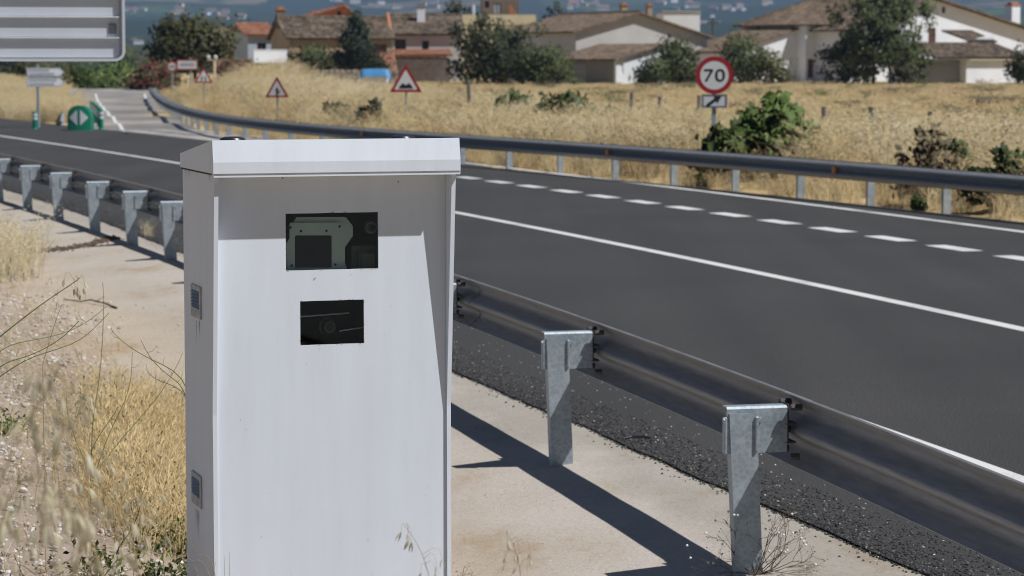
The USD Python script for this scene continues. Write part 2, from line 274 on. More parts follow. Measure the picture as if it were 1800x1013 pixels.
# side road: its paved edges, (x, y)
side_left = curve([(-11.9, 74), (-14.6, 92), (-19.9, 122), (-25.5, 150), (-29.5, 172)], 2)
side_right = lambda y: far_x(y) + .15
def ground_z(x, y):
    x, y = np.asarray(x, float), np.asarray(y, float)
    t = -right_of(rail_x, x, np.minimum(y, 60)); t = np.where(y > 45, np.minimum(t, 3.0), t)
    left = -.022 + .13 * smooth((y - 15) / 11) * smooth((47 - y) / 6) * smooth((t + .2) / .45) - .085 * np.clip(t + .15, 0, 1.5) + .75 * smooth((t - 1.9) / 6.5) * smooth((34 - y) / 14) + .25 * smooth((t - 1.6) / 1.6) * smooth((22 - y) / 8)
    d = right_of(far_x, x, y)
    nz = meshkit.fbm(np.stack([x * .12, y * .12, 0 * x], -1), 3, 5) - .5
    right = -.05 - .10 * smooth((d + .2) / 1.0) * smooth((3 - d) / 2) + (.22 * smooth((d - .8) / 3) * smooth((14 - d) / 6) + .25 * nz * smooth((d - 1) / 3)) * smooth((130 - y) / 40)
    z = np.where(d > -.3, right, np.where(t > -1.2, left, -.05))
    lf = smooth((side_left(y) - 1.0 - x) / 3) * smooth((x - line_x(y) - 6) / 3) * smooth((y - 70) / 15)
    z = z + lf * .75 * np.exp(-((y - 118) / 22) ** 2)
    z = z + 1.0 * np.exp(-((x + 10.0) / 2.9) ** 2 - ((y - 112) / 15) ** 2)
    return z

# ------------------------------------------------------------------ ground, hills, roads
def nonuni(a, b, fine0, fine1, step, grow=1.16):
    v = list(np.arange(fine0, fine1 + step / 2, step)); s = step
    while v[-1] < b: s *= grow; v.append(v[-1] + s)
    s = step
    while v[0] > a: s *= grow; v.insert(0, v[0] - s)
    return np.array(v)
gx, gy = nonuni(-2600, 2600, -34, 46, .8), nonuni(-60, 1500, 4, 170, .8)
GX, GY = np.meshgrid(gx, gy, indexing='ij')
fine = smooth((-right_of(rail_x, GX, np.minimum(GY, 60)) + .2) / .4) * smooth((9.2 + right_of(rail_x, GX, np.minimum(GY, 60))) / .5) * smooth((56 - GY) / 1) * smooth((GY - 3) / 1)
obj('ground', grid(np.stack([GX, GY, ground_z(GX, GY) - .15 * fine - .02], -1)), 'field', smooth=True, label='dry ochre field and soil stretching from the road to the houses', cat='field', kind='structure')
sy = np.arange(2.0, 58.01, .2); sd = np.r_[np.arange(-.72, 3.0, .1), np.arange(3.0, 9.6, .2)]
P = np.stack([np.c_[offset(rail_x, sy, -d), np.zeros(len(sy))] for d in sd], 1)
rel = meshkit.fbm(P[..., :3] * 1.7, 4, 3) - .5
P[..., 2] = ground_z(P[..., 0], P[..., 1]) + rel * .05 * smooth((sd[None] - .9) / 1.2) + .008 * rel + .012
vg = obj('roadside_verge', grid(P[:, ::-1]), 'verge', smooth=True, label='sandy verge with a pale concrete strip beneath the near guardrail', cat='verge', kind='structure')
primvar(vg, 'away', np.repeat(sd[::-1][None], len(sy), 0).ravel())
VERGE = cKDTree(P[..., :2].reshape(-1, 2)); VZ = P[..., 2].ravel()
def verge_z(xy): return VZ[VERGE.query(np.asarray(xy)[..., :2])[1]]

def ribbon(yv, left, right, z, n=2):
    """left, right: (k, 2) points"""
    t = np.linspace(0, 1, n)[None, :, None]
    Q = left[:, None] * (1 - t) + right[:, None] * t
    return grid(np.concatenate([Q, np.broadcast_to(z(Q[..., 0], Q[..., 1])[..., None] if callable(z) else z, Q.shape[:2] + (1,))], -1)[:, ::-1])
yy = np.r_[np.arange(-40, 6, .6), np.arange(6, 46, .16), np.arange(46, 190, .6)]
La = np.where((yy < 54)[:, None], offset(rail_x, yy, .3), offset(line_x, yy, -4.9))
blend = smooth((yy - 40) / 14)[:, None]
edge_x = curve([(1.74, 10.83), (1.06, 12.84), (-.39, 17.8), (-3.55, 28.7), (-4.65, 32), (-6.0, 36), (-8.3, 42.8)], 3)
La = offset(edge_x, yy, 0) * (1 - blend) + offset(line_x, yy, -4.9) * blend
wob = (meshkit.fbm(np.c_[yy * 2.3, yy * 0, yy * 0], 3, 4) - .5) * .06
La[:, 0] += wob
wide = 7.0 - 2.9 * smooth((yy - 52) / 16)
Ra = offset(line_x, yy, wide); 
mr = yy < 50; 
lim = offset(far_x, yy, -.05)
Ra = np.where((yy < 50)[:, None], lim, Ra * smooth((yy - 50) / 6)[:, None] + lim * (1 - smooth((yy - 50) / 6))[:, None])
obj('main_road', ribbon(yy, La, Ra, 0.0, 10), 'asphalt', label='dark grey asphalt highway curving away to the left', cat='road', kind='structure')
def stripe(name, off0, off1, y0, y1, z=.004, f=line_x, m='road_paint', **kw):
    y = np.arange(y0, y1 + .01, .5 if y1 - y0 > 3 else (y1 - y0) / 4)
    return obj(name, ribbon(y, offset(f, y, off0), offset(f, y, off1), z), m, kind='structure', **kw)
stripe('edge_line', -3.42, -3.26, 2, 60, label='white edge line running just beyond the near guardrail', cat='road marking')
stripe('lane_line', -.075, .075, 4, 110, label='solid white line between the two through lanes', cat='road marking')
stripe('edge_line', 5.40, 5.56, 10, 60, label='solid white edge line along the far guardrail', cat='road marking')
dash0 = 14.0
k = 0
for y in np.arange(dash0, 58, 1.55):
    stripe('lane_dash', 3.27, 3.53, y, y + .90, group='short thick lane dashes', label='short thick white dash of the broken line between the lanes', cat='road marking')
# side road with old pale surface and shallow undulations
ys = np.arange(60, 186, .7)
def side_z(x, y): return -.006 + (.035 * (1 - np.cos((y - 76) / 9.5 * 2 * np.pi)) * smooth((y - 76) / 8) + .03 * meshkit.noise(np.stack([y * .4, x * .0, 0 * x], -1), 2) * smooth((y - 78) / 6))
sl = np.c_[side_left(ys), ys]; sl[ys < 80, 0] -= 2.0 * smooth((80 - ys[ys < 80]) / 10); sr = np.c_[side_right(ys), ys]
obj('side_road', ribbon(ys, sl, sr, side_z, 8), 'old_asphalt', smooth=True, label='pale worn side road climbing away beside the curved guardrail', cat='road', kind='structure')
yl = np.arange(74, 152, .7)
def side_line(y): return CubicSpline([74, 90, 116, 152], [-10.9, -13.7, -18.2, -24.1])(y)
obj('side_line', ribbon(yl, np.c_[side_line(yl) - .06, yl], np.c_[side_line(yl) + .06, yl], lambda x, y: side_z(x, y) + .006), 'road_paint', kind='structure', label='curved white left edge line of the side road', cat='road marking')
yr = np.arange(70, 150, .7)
obj('side_line', ribbon(yr, np.c_[side_right(yr) - .46, yr], np.c_[side_right(yr) - .34, yr], lambda x, y: side_z(x, y) + .006), 'road_paint', kind='structure', label='white right edge line of the side road under the guardrail', cat='road marking')
yj = np.arange(54, 76, .5)
for k, (o0, o1) in enumerate(((4.2, 4.75), (5.2, 5.7), (6.1, 6.5))):
    y = yj[(yj > 56 + 2.5 * k)]
    obj('junction_marking', ribbon(y, offset(line_x, y, o0), offset(line_x, y, o1), .005), 'worn_paint', kind='structure', label=['worn white marking closest to the highway across the side road mouth', 'middle worn white marking across the side road mouth', 'worn white marking farthest from the highway across the side road mouth'][k], cat='road marking')

# ------------------------------------------------------------------ guardrails
def beam_profile():
    z = np.array([-.155, -.15, -.125, -.1, -.085, -.07, -.05, -.028, -.012, 0, .012, .028, .05, .07, .085, .1, .125, .15, .155])
    e = np.array([.006, .0, .034, .066, .076, .078, .066, .026, .004, .0, .004, .026, .066, .078, .076, .066, .034, .0, .006])
    return e, z
def beam(f, y0, y1, side, zc, lift=0.0, high=1.0):
    e, z = beam_profile(); e = e + lift; z = z * high
    y = np.linspace(y0, y1, max(3, int((y1 - y0) / .4) + 1))
    rows = []
    for thick in (0.0, .004):
        rows.append(np.stack([np.c_[offset(f, y, side * (ee + thick)), np.full(len(y), zc + zz)] for ee, zz in zip(e, z)], 1))
    a, b = rows; loop = np.concatenate([a, b[:, ::-1], a[:, :1]], 1)
    return grid(loop if side < 0 else loop[:, ::-1])
def frame_at(f, y):
    s = float(slope(f, y)); L = math.hypot(1, s)
    t = np.array([s, 1, 0]) / L; n = np.array([1, -s, 0]) / L        # along the rail, to the right of it
    return t, n
def local(m, o, n, t, lean=0.0):
    """mesh given in (across, along, up) to the world"""
    v = m.vertices; m = m.copy()
    m.vertices = np.asarray(o) + v[:, :1] * n + v[:, 1:2] * t + v[:, 2:] * np.array([0, 0, 1]) - (v[:, 2:] * lean) * n
    if np.dot(np.cross(n, t), [0, 0, 1]) < 0: m.invert()
    return m
def c_post(h, w=.12, fl=.055, th=.006):
    p = Polygon([(-w/2, 0), (w/2, 0), (w/2, fl), (w/2 - th, fl), (w/2 - th, th), (-w/2 + th, th), (-w/2 + th, fl), (-w/2, fl)])
    return trimesh.creation.extrude_polygon(p, h, engine='earcut')
def guardrail(name, f, ys_posts, side, zc, label, lean, full=True, seams=2):
    g = thing(name, label, 'guardrail')
    ys_posts = sorted(ys_posts)
    cuts = ys_posts[::seams]
    if cuts[-1] != ys_posts[-1]: cuts.append(ys_posts[-1])
    for i in range(len(cuts) - 1):
        obj('beam', beam(f, cuts[i] - .16, cuts[i + 1] + .16, side, zc, .0045 * (i % 2), 1.0 if full else .88), 'beam_steel', g, smooth=40)
    for j, y in enumerate(ys_posts):
        t, n = frame_at(f, y); rl = R(j + 31)
        b = np.array([*offset(f, np.array([y]), -side * .235)[0], 0]); b[2] = (verge_z(b) if f is rail_x and y < 55 else float(ground_z(b[0], b[1]))) - .25
        ztop = zc + .092 if full else zc + .10
        ln = (lean + rl.uniform(-.012, .012)) * side
        # the pole leans away from the road: keep its head at the rail
        base = b - n * 0 + n * ln * (ztop - b[2])
        po = obj('post', local(c_post(ztop - b[2] - .012 * rl.rand()), base, n, t, ln), 'galvanised', g)
        if not full: 
            obj('spacer', local(rbox(-.05, .175, .006, .06, zc - .09, zc + .09, .006) if side > 0 else rbox(-.175, .05, .006, .06, zc - .09, zc + .09, .006), [b[0], b[1], 0], n, t), 'galvanised', po)
            for zz in (.0,): obj('bolt', local(disc((side * .235, -.02, zc), .018, .02 * side, 8, 'x'), [b[0], b[1], 0], n, t), 'galvanised', po)
            continue
        o = [b[0], b[1], 0]
        x0, x1 = -.068, .200
        # spacer: face plate with a folded top flange and a folded foot
        hh = .20; th = .005
        prof = Polygon([(0.010, zc - .085), (.010, ztop + .012), (.016, ztop + .022), (.075, ztop + .022), (.075, ztop + .016), (.018, ztop + .016), (.016, ztop + .010), (.016, zc - .085)])
        sp = trimesh.creation.extrude_polygon(prof, x1 - x0, engine='earcut'); v = sp.vertices.copy(); sp.vertices = np.c_[v[:, 2] + x0, v[:, 0], v[:, 1]]
        obj('spacer', local(sp, o, n, t), 'galvanised', po)
        obj('spacer_clip', local(rbox(.052, .068, -.012, .014, zc - .075, ztop - .02, .004), o, n, t), 'galvanised', po)
        obj('spacer_clip', local(rbox(-.082, -.070, -.004, .03, zc - .085, ztop - .02, .004), o, n, t), 'galvanised', po)
        obj('bolt', local(disc((.078, -.004, zc + .055), .011, .016, 6, 'y'), o, n, t), 'galvanised', po)
        obj('bolt', local(disc((-.086, .008, zc + .06), .012, .012, 6, 'x'), o, n, t), 'galvanised', po)
        # clamps that bolt the spacer to the beam
        obj('clamp', local(cat_([rbox(.185, .240, .01, .13, zc + .03, zc + .04, .003), rbox(.185, .240, .01, .13, zc - .05, zc - .04, .003), rbox(.200, .208, .01, .12, zc - .05, zc + .12, .003),
                                 disc((.14, .06, zc + .005), .016, .09, 6, 'x'), disc((.20, .11, zc + .115), .017, .05, 6, 'x'), disc((.19, .11, zc - .085), .017, .05, 6, 'x'), disc((.20, -.03, zc - .10), .015, .04, 6, 'x'), disc((.20, -.03, zc + .11), .015, .05, 6, 'x')]), o, n, t), 'clamp_dark', po)
    return g
near_posts = [4.6, 7.6, 11.0, 14.0, 17.0, 19.5, 21.8, 24.2, 26.75, 28.8, 31.0, 33.4, 35.6, 37.9, 40.0, 42.0, 44.0, 46.0]
guardrail('guardrail', rail_x, near_posts, 1, .565, 'galvanised guardrail beside the white cabinet, seen from behind with its posts', .055)
far_posts = list(np.r_[np.arange(24.25, 60, 2.02), np.arange(60.5, 135, 2.6)])
fg = guardrail('guardrail', far_x, far_posts, -1, .475, 'long guardrail on the far side that bends into the side road', .0, full=False, seams=2)
for y in (28.5, 38.9, 46.2, 57):
    t, n = frame_at(far_x, y); b = offset(far_x, np.array([y]), -.075)[0]
    obj('reflector', local(rbox(-.03, .0, -.05, .05, -.045, .045, .008), [b[0], b[1], .475], n, t), 'orange_reflector', fg)
# ------------------------------------------------------------------ the white enforcement cabinet
CA = math.radians(18.0); CW, CD, CH = .80, .53, 1.775
c0 = on_y(377, 312, 8.29); cbx, cby = c0[0], c0[1]
CZ = float(verge_z([cbx, cby])) - .02
rt, dp = np.array([math.cos(CA), math.sin(CA), 0]), np.array([-math.sin(CA), math.cos(CA), 0])     # along the front, into the depth
CORNER = np.array([cbx, cby, 0])
cab = thing('speed_camera_cabinet', 'tall white metal roadside cabinet with two dark glass windows in front', 'cabinet', (cbx, cby, 0), CA)
def on_front(u, v, depth):
    p = on_plane(u, v, CORNER + dp * depth, dp) - CORNER; return np.array([p @ rt, depth, p[2]])
def on_side(u, v, x=0.0):
    p = on_plane(u, v, CORNER + rt * x, rt) - CORNER; return np.array([x, p @ dp, p[2]])
def rect_front(u0, v0, u1, v1, depth):
    a, b = on_front(u0, v0, depth), on_front(u1, v1, depth); return a[0], b[0], b[2], a[2]      # x0 x1 z0 z1
FP = .075                                                                        # depth of the front panel
prof = Polygon([(.004, CH), (.066, 1.0), (.066, CZ), (CD, CZ), (CD, CH)])
obj('side_panel', moved(extrude(prof, .014, 'x'), (0, 0, 0)), 'cabinet_paint', cab)
obj('side_panel', moved(extrude(prof, .014, 'x'), (CW - .014, 0, 0)), 'cabinet_paint', cab)
w1 = rect_front(502, 376, 665, 472, FP); w2 = rect_front(527.5, 530, 640, 603.5, FP)
fp = sbox(.0145, CZ, CW - .0145, CH - .001).difference(sbox(w1[0], w1[2], w1[1], w1[3])).difference(sbox(w2[0], w2[2], w2[1], w2[3]))
obj('front_panel', moved(extrude(fp, .004, 'y'), (0, FP, 0)), 'cabinet_paint', cab)
obj('back_panel', bx(.0145, CW - .0145, CD - .012, CD - .001, CZ, CH), 'cabinet_paint', cab)
for x in (.0142, CW - .0186): obj('corner_seal', bx(x, x + .0044, FP - .0022, FP - .0003, CZ, .98), 'cabinet_paint', cab)
# lid: faceted front, roof falling to the back
lp = [(-.022, CH + .006), (-.022, CH + .042), (-.008, CH + .112), (CD + .004, CH + .052), (CD + .004, CH + .006)]
lid = extrude(Polygon(lp), CW + .016, 'x'); lid.apply_translation([-.008, 0, 0])
obj('lid', lid, 'cabinet_paint', cab)
obj('lid_flange', [bx(-.006, CW + .008, -.019, .012, CH - .006, CH + .0055), bx(.016, CW - .016, .0125, FP - .001, CH - .004, CH + .0055)], 'cabinet_paint', cab)
obj('lid_seam', bx(-.0065, CW + .0065, .013, CD, CH + .0003, CH + .0058), 'dark_seam', cab)
for u in (409, 707.5):
    q = on_front(u, 246, .055); zr = CH + .112 - .06 * (.055 - .01) / (CD - .006)
    m = trimesh.creation.revolve(np.array([[0, -.012], [.040, -.012], [.042, .006], [.038, .013], [.024, .017], [0, .018]]), sections=24)
    obj('lifting_cap', moved(m, (q[0], .058, zr - .003)), 'black_plastic', cab, smooth=30)
# windows: frames' edges, panes and what stands behind them
def inside_box(x0, x1, z0, z1, y0, y1):
    t = .004
    return [bx(x0 - t, x1 + t, y1, y1 + t, z0 - t, z1 + t), bx(x0 - t, x0, y0, y1 - .0003, z0 - t, z1 + t), bx(x1, x1 + t, y0, y1 - .0003, z0 - t, z1 + t), bx(x0 + .0003, x1 - .0003, y0, y1 - .0003, z1, z1 + t), bx(x0 + .0003, x1 - .0003, y0, y1 - .0003, z0 - t, z0)]
obj('equipment_bay', inside_box(w1[0] - .03, w1[1] + .03, w1[2] - .03, w1[3] + .03, FP + .009, FP + .30), 'inside_black', cab)
obj('equipment_bay', inside_box(w2[0] - .03, w2[1] + .03, w2[2] - .01, w2[3] + .03, FP + .009, FP + .26), 'inside_black', cab)
for w in (w1, w2):
    obj('window_pane', bx(w[0] - .012, w[1] + .012, FP + .0045, FP + .0075, w[2] - .006, w[3] + .008), 'window_glass', cab)
def crop7(pts, depth):      # positions read off an enlargement of the windows
    return [tuple(on_front(480 + x / 3.895, 360 + y / 3.895, depth)[[0, 2]]) for x, y in pts]
d1, d0 = FP + .055, FP + .075
cu = obj('radar_housing', moved(extrude(Polygon(crop7([(112, 160), (160, 86), (497, 84), (546, 146), (546, 215), (492, 292), (492, 400), (512, 450), (86, 450), (86, 270), (112, 228)], d0)), .05, 'y'), (0, d0, 0)), 'housing_grey', cab, smooth=20)
hole = Polygon(crop7([(158, 210), (394, 210), (402, 218), (402, 424), (394, 432), (158, 432), (150, 424), (150, 218)], d1))
plate = Polygon(crop7([(113, 132), (120, 124), (450, 122), (492, 152), (492, 405), (512, 450), (86, 450), (86, 270), (113, 230)], d1)).difference(hole)
obj('front_plate', moved(extrude(plate, .012, 'y'), (0, d1, 0)), 'housing_grey', cu)
obj('dark_window', moved(extrude(hole.buffer(.001), .004, 'y'), (0, d1 + .006, 0)), 'lens_glass', cu)
for x, y in ((190, 181), (365, 179), (455, 149), (128, 416), (426, 409), (117, 158)):
    q = crop7([(x, y)], d1)[0]; obj('screw', disc((q[0], d1 - .003, q[1]), .0042, .004, 8, 'y'), 'housing_dark', cu)
q = crop7([(672, 157)], FP + .05)[0]; lr = obj('flash_ring', [disc((q[0], FP + .05, q[1]), .022, .03, 28, 'y')], 'housing_dark', cab)
obj('lens', disc((q[0], FP + .046, q[1]), .009, .004, 18, 'y'), 'lens_glass', lr)
obj('led_ring', [disc((q[0] + .0172 * math.cos(a), FP + .047, q[1] + .0172 * math.sin(a)), .0013, .003, 6, 'y') for a in np.arange(20) / 20 * 2 * np.pi], 'led_pearl', lr)
a = crop7([(545, 285), (720, 450)], FP + .06); ab = obj('sensor_box', [bx(a[0][0], a[1][0] + .01, FP + .075, FP + .17, a[1][1], a[0][1]), bx(a[0][0] + .02, a[1][0] + .01, FP + .06, FP + .0747, a[1][1], a[0][1] - .02)], 'housing_dark', cab)
g0 = crop7([(618, 346), (690, 428)], FP + .06)
obj('led_panel', [bx(x - .0013, x + .0013, FP + .0585, FP + .0598, z - .0011, z + .0011) for x in np.linspace(g0[0][0], g0[1][0], 6) for z in np.linspace(g0[0][1], g0[1][1], 7)], 'led_pearl', ab)
q = crop7([(372, 833)], FP + .09)[0]; lz = obj('camera_lens', trimesh.util.concatenate([moved(trimesh.creation.revolve(np.array([[0, .0], [.020, .0], [.0225, .004], [.0225, .03], [.03, .032], [.03, .08], [0, .08]]), sections=28), (0, 0, 0), rx=-math.pi / 2)]).apply_translation((q[0], FP + .055, q[1])), 'black_plastic', cab, smooth=30)
obj('lens', disc((q[0], FP + .053, q[1]), .012, .004, 20, 'y'), 'lens_glass', lz)
a, b = crop7([(190, 768), (520, 742)], FP + .12); obj('support_rail', tube([(a[0] - .02, FP + .12, a[1]), (b[0], FP + .12, b[1])], .0025, 6), 'housing_grey', cab)
a, b = crop7([(455, 865), (612, 836)], FP + .07); obj('support_rail', tube([(a[0], FP + .07, a[1]), (b[0] + .02, FP + .07, b[1])], .0022, 6), 'housing_grey', cab)
# rust along the window edges, under the lid and along the left seam
rr = R(5); spots = []
def flake(x, z, sx, sz, y=FP):
    n = 7; an = np.arange(n) / n * 2 * np.pi; rad = rr.uniform(.6, 1.1, n)
    spots.append(moved(extrude(Polygon(np.c_[x + sx * rad * np.cos(an), z + sz * rad * np.sin(an)]), .0008, 'y'), (0, y - .0007, 0)))
for w, k in ((w1, 20), (w2, 24)):
    for _ in range(k):
        e = rr.randint(4)
        x = rr.uniform(w[0], w[1]) if e < 2 else w[e - 2] + rr.uniform(-.001, .001); z = (w[2] - .0015 if e == 0 else w[3] + .0015) if e < 2 else rr.uniform(w[2], w[3])
        if e in (2, 3) and w is w1 and rr.rand() < .7: continue
        flake(x, z, rr.uniform(.0008, .004) if e < 2 else rr.uniform(.0005, .0012), rr.uniform(.0007, .0016) if e < 2 else rr.uniform(.001, .003))
for u, v in ((585, 374), (700, 320), (497, 313), (790, 318)): 
    q = on_front(u, v, FP); flake(q[0], q[2], .003, .0035)
for _ in range(40):
    x, z = rr.uniform(.04, CW - .04), rr.uniform(CZ + .3, CH - .05); flake(x, z, rr.uniform(.0004, .001), rr.uniform(.0006, .003))
obj('rust_stains', spots, 'rust', cab, kind='stuff')
# louvred vents on the left side
for (u0, v0, u1, v1) in ((337.5, 503, 354.5, 556), (338.5, 832, 355.5, 888)):
    a, b = on_side(u0, v0), on_side(u1, v1)
    y0, y1 = sorted((a[1], b[1])); zc = (on_side((u0 + u1) / 2, v0)[2] + on_side((u0 + u1) / 2, v1)[2]) / 2; hz = .048
    fr = sbox(y0, zc - hz - .006, y1, zc + hz + .004).difference(sbox(y0 + .02, zc - hz + .026, y1 - .02, zc + hz - .012))
    ve = obj('vent', moved(extrude(fr, .004, 'x'), (-.005, 0, 0)), 'vent_frame', cab)
    for k in range(5):
        z = zc - hz + .036 + k * .0108
        s = moved(bx(-.006, .006, y0 + .021, y1 - .021, -.0008, .0008), (-.005, 0, z), ry=-.7); obj('louvre', s, 'vent_metal', ve)
    obj('vent_back', bx(-.0015, -.0004, y0 + .0205, y1 - .0205, zc - hz + .0265, zc + hz - .0125), 'housing_dark', ve)

# grime washed down below the vents and rust under the lid on the left side
gs = []
for zv, ya in ((on_side(346, 558)[2], on_side(346, 558)[1]), (on_side(347, 890)[2], on_side(347, 890)[1])):
    for _ in range(4):
        y = ya + rr.uniform(-.055, .055); w_ = rr.uniform(.0015, .004); h_ = rr.uniform(.02, .10); z = zv - rr.uniform(.006, .02)
        gs.append(tm([(-.0009, y - w_, z), (-.0009, y + w_, z), (-.0009, y + w_ * .2, z - h_), (-.0009, y - w_ * .2, z - h_)], [[0, 2, 1], [0, 3, 2]]))
for _ in range(9):
    y = rr.uniform(.03, CD - .03); w_ = rr.uniform(.001, .003); h_ = rr.uniform(.006, .035); z = CH - .002
    gs.append(tm([(-.0009, y - w_, z), (-.0009, y + w_, z), (-.0009, y + w_ * .2, z - h_), (-.0009, y - w_ * .2, z - h_)], [[0, 2, 1], [0, 3, 2]]))
obj('grime_streaks', gs, 'grime', cab, kind='stuff')
# ------------------------------------------------------------------ hills, haze
mat('hill_cover', {'g': ('geometry', {}), 'mp': ('mapping', {'mapping_type': 'point', 'scale': (.0045, .0016, .012)}), 'v': ('voronoi_texture', {'scale': 1.0, 'randomness': 1.0}), 'n': ('noise_texture', {'scale': .012, 'detail': 6.0, 'roughness': .65}),
    'sx': ('separate_xyz', {}), 'r': ('rgb_ramp', {'ramp': [(0, (.03, .042, .018)), (.30, (.035, .05, .022)), (.34, (.15, .125, .07)), (.42, (.17, .14, .085)), (.46, (.055, .085, .03)), (.68, (.06, .10, .035)), (.72, (.025, .038, .018)), (1, (.02, .034, .016))]}),
    'rn': ('rgb_ramp', {'ramp': [(.35, (.022, .034, .018)), (.6, (.035, .05, .024))]}), 'k': ('rgb_ramp', {'ramp': [(.42, (0, 0, 0)), (.58, (1, 1, 1))]}), 'm': ('mix', {'fac': .5}), 'p': ('principled_bsdf', {'roughness': 1.0, 'specular_ior_level': .05})},
    [('g.position', 'mp.vector'), ('mp.vector', 'v.vector'), ('g.position', 'n.vector'), ('v.color', 'sx.vector'), ('sx.x', 'r.fac'), ('n.fac', 'rn.fac'), ('n.fac', 'k.fac'), ('k.color', 'm.fac'), ('rn.color', 'm.color1'), ('r.color', 'm.color2'), ('m.color', 'p.base_color')])
def hill_z(x, y):
    x, y = np.asarray(x, float), np.asarray(y, float)
    n = meshkit.fbm(np.stack([x / 900, y / 900, 0 * x], -1), 5, 11) - .5
    n2 = meshkit.fbm(np.stack([x / 260, y / 300, 0 * x + 3], -1), 4, 12) - .5
    base = np.interp(y, [260, 500, 900, 1500, 2400, 3600, 5000, 7000, 9000], [-.3, 0, 2, 9, 26, 60, 130, 420, 560])
    return base + n * np.interp(y, [500, 1500, 3600, 7000, 9000], [0, 10, 45, 160, 200]) + n2 * np.interp(y, [500, 1500, 5000], [0, 5, 22])
hx = np.linspace(-1, 1, 150); hy = np.r_[np.linspace(260, 1500, 50), np.geomspace(1530, 9000, 110)]
HX = hx[:, None] * (hy * .55 + 350)[None]; HY = np.broadcast_to(hy[None], HX.shape)
obj('hills', grid(np.stack([HX, HY, hill_z(HX, HY)], -1)), 'hill_cover', smooth=True, label='hazy blue wooded hills and fields rising behind the village', cat='hills', kind='structure')
hz = bx(-5600, 5600, -120, 9300, -2.5, 760)
obj('haze', hz, 'haze_look', label='pale blue summer haze in the far distance', cat='haze', kind='stuff')

# ------------------------------------------------------------------ foliage
def leaves(centres, n, size, seed, spread, up=.25, aspect=1.7, tint=None):
    """n leaf-sized folded faces spread round the given clump centres"""
    r = R(seed); c = centres[r.randint(len(centres), size=n)] + r.normal(0, 1, (n, 3)) * spread
    d = r.normal(0, 1, (n, 3)); d[:, 2] += up; d /= np.linalg.norm(d, axis=1, keepdims=True)
    e = np.cross(d, r.normal(0, 1, (n, 3))); e /= np.linalg.norm(e, axis=1, keepdims=True)
    s = size * r.uniform(.6, 1.3, (n, 1)); a = d * s * aspect; b = e * s * .5; k = np.cross(d, e) * s * .14
    v = np.stack([c - a * .5, c + b + k, c + a * .5, c - b + k], 1).reshape(-1, 3)
    i = np.arange(n)[:, None] * 4
    return tm(v, np.vstack([i + [0, 1, 2], i + [0, 2, 3]]))
def clumps(blobs, n, seed, shell=.55):
    r = R(seed); out = []; w = np.array([b[3] * b[4] for b in blobs]) ; w = w / w.sum()
    for b, k in zip(blobs, np.maximum(1, (w * n).astype(int))):
        d = r.normal(0, 1, (k, 3)); d /= np.linalg.norm(d, axis=1, keepdims=True)
        rad = (shell + (1 - shell) * r.rand(k, 1) ** .6) * (1 + .16 * r.normal(0, 1, (k, 1)))
        out.append(np.array(b[:3]) + d * rad * [b[3], b[3], b[4]])
    return np.vstack(out)
leafy('leaf_dark', (.032, .042, .014), (.115, .125, .038), .15, .75)
leafy('leaf_olive', (.055, .058, .018), (.16, .15, .045), .15, .75)
leafy('leaf_mid', (.055, .075, .022), (.165, .19, .055), .15, .75)
leafy('leaf_bright', (.075, .13, .022), (.20, .26, .055), .2, .7)
leafy('leaf_conifer', (.025, .042, .024), (.075, .105, .055), .25, .75)
leafy('leaf_grey', (.05, .055, .03), (.12, .12, .065), .25)
leafy('leaf_brown', (.09, .07, .035), (.20, .16, .08), .25)
leafy('leaf_yellow', (.10, .10, .015), (.26, .24, .04), .35)
leafy('petal_pink', (.38, .10, .12), (.62, .26, .26), .3)
plain('bark', (.085, .065, .045), .95, vary=.3, scale=8)
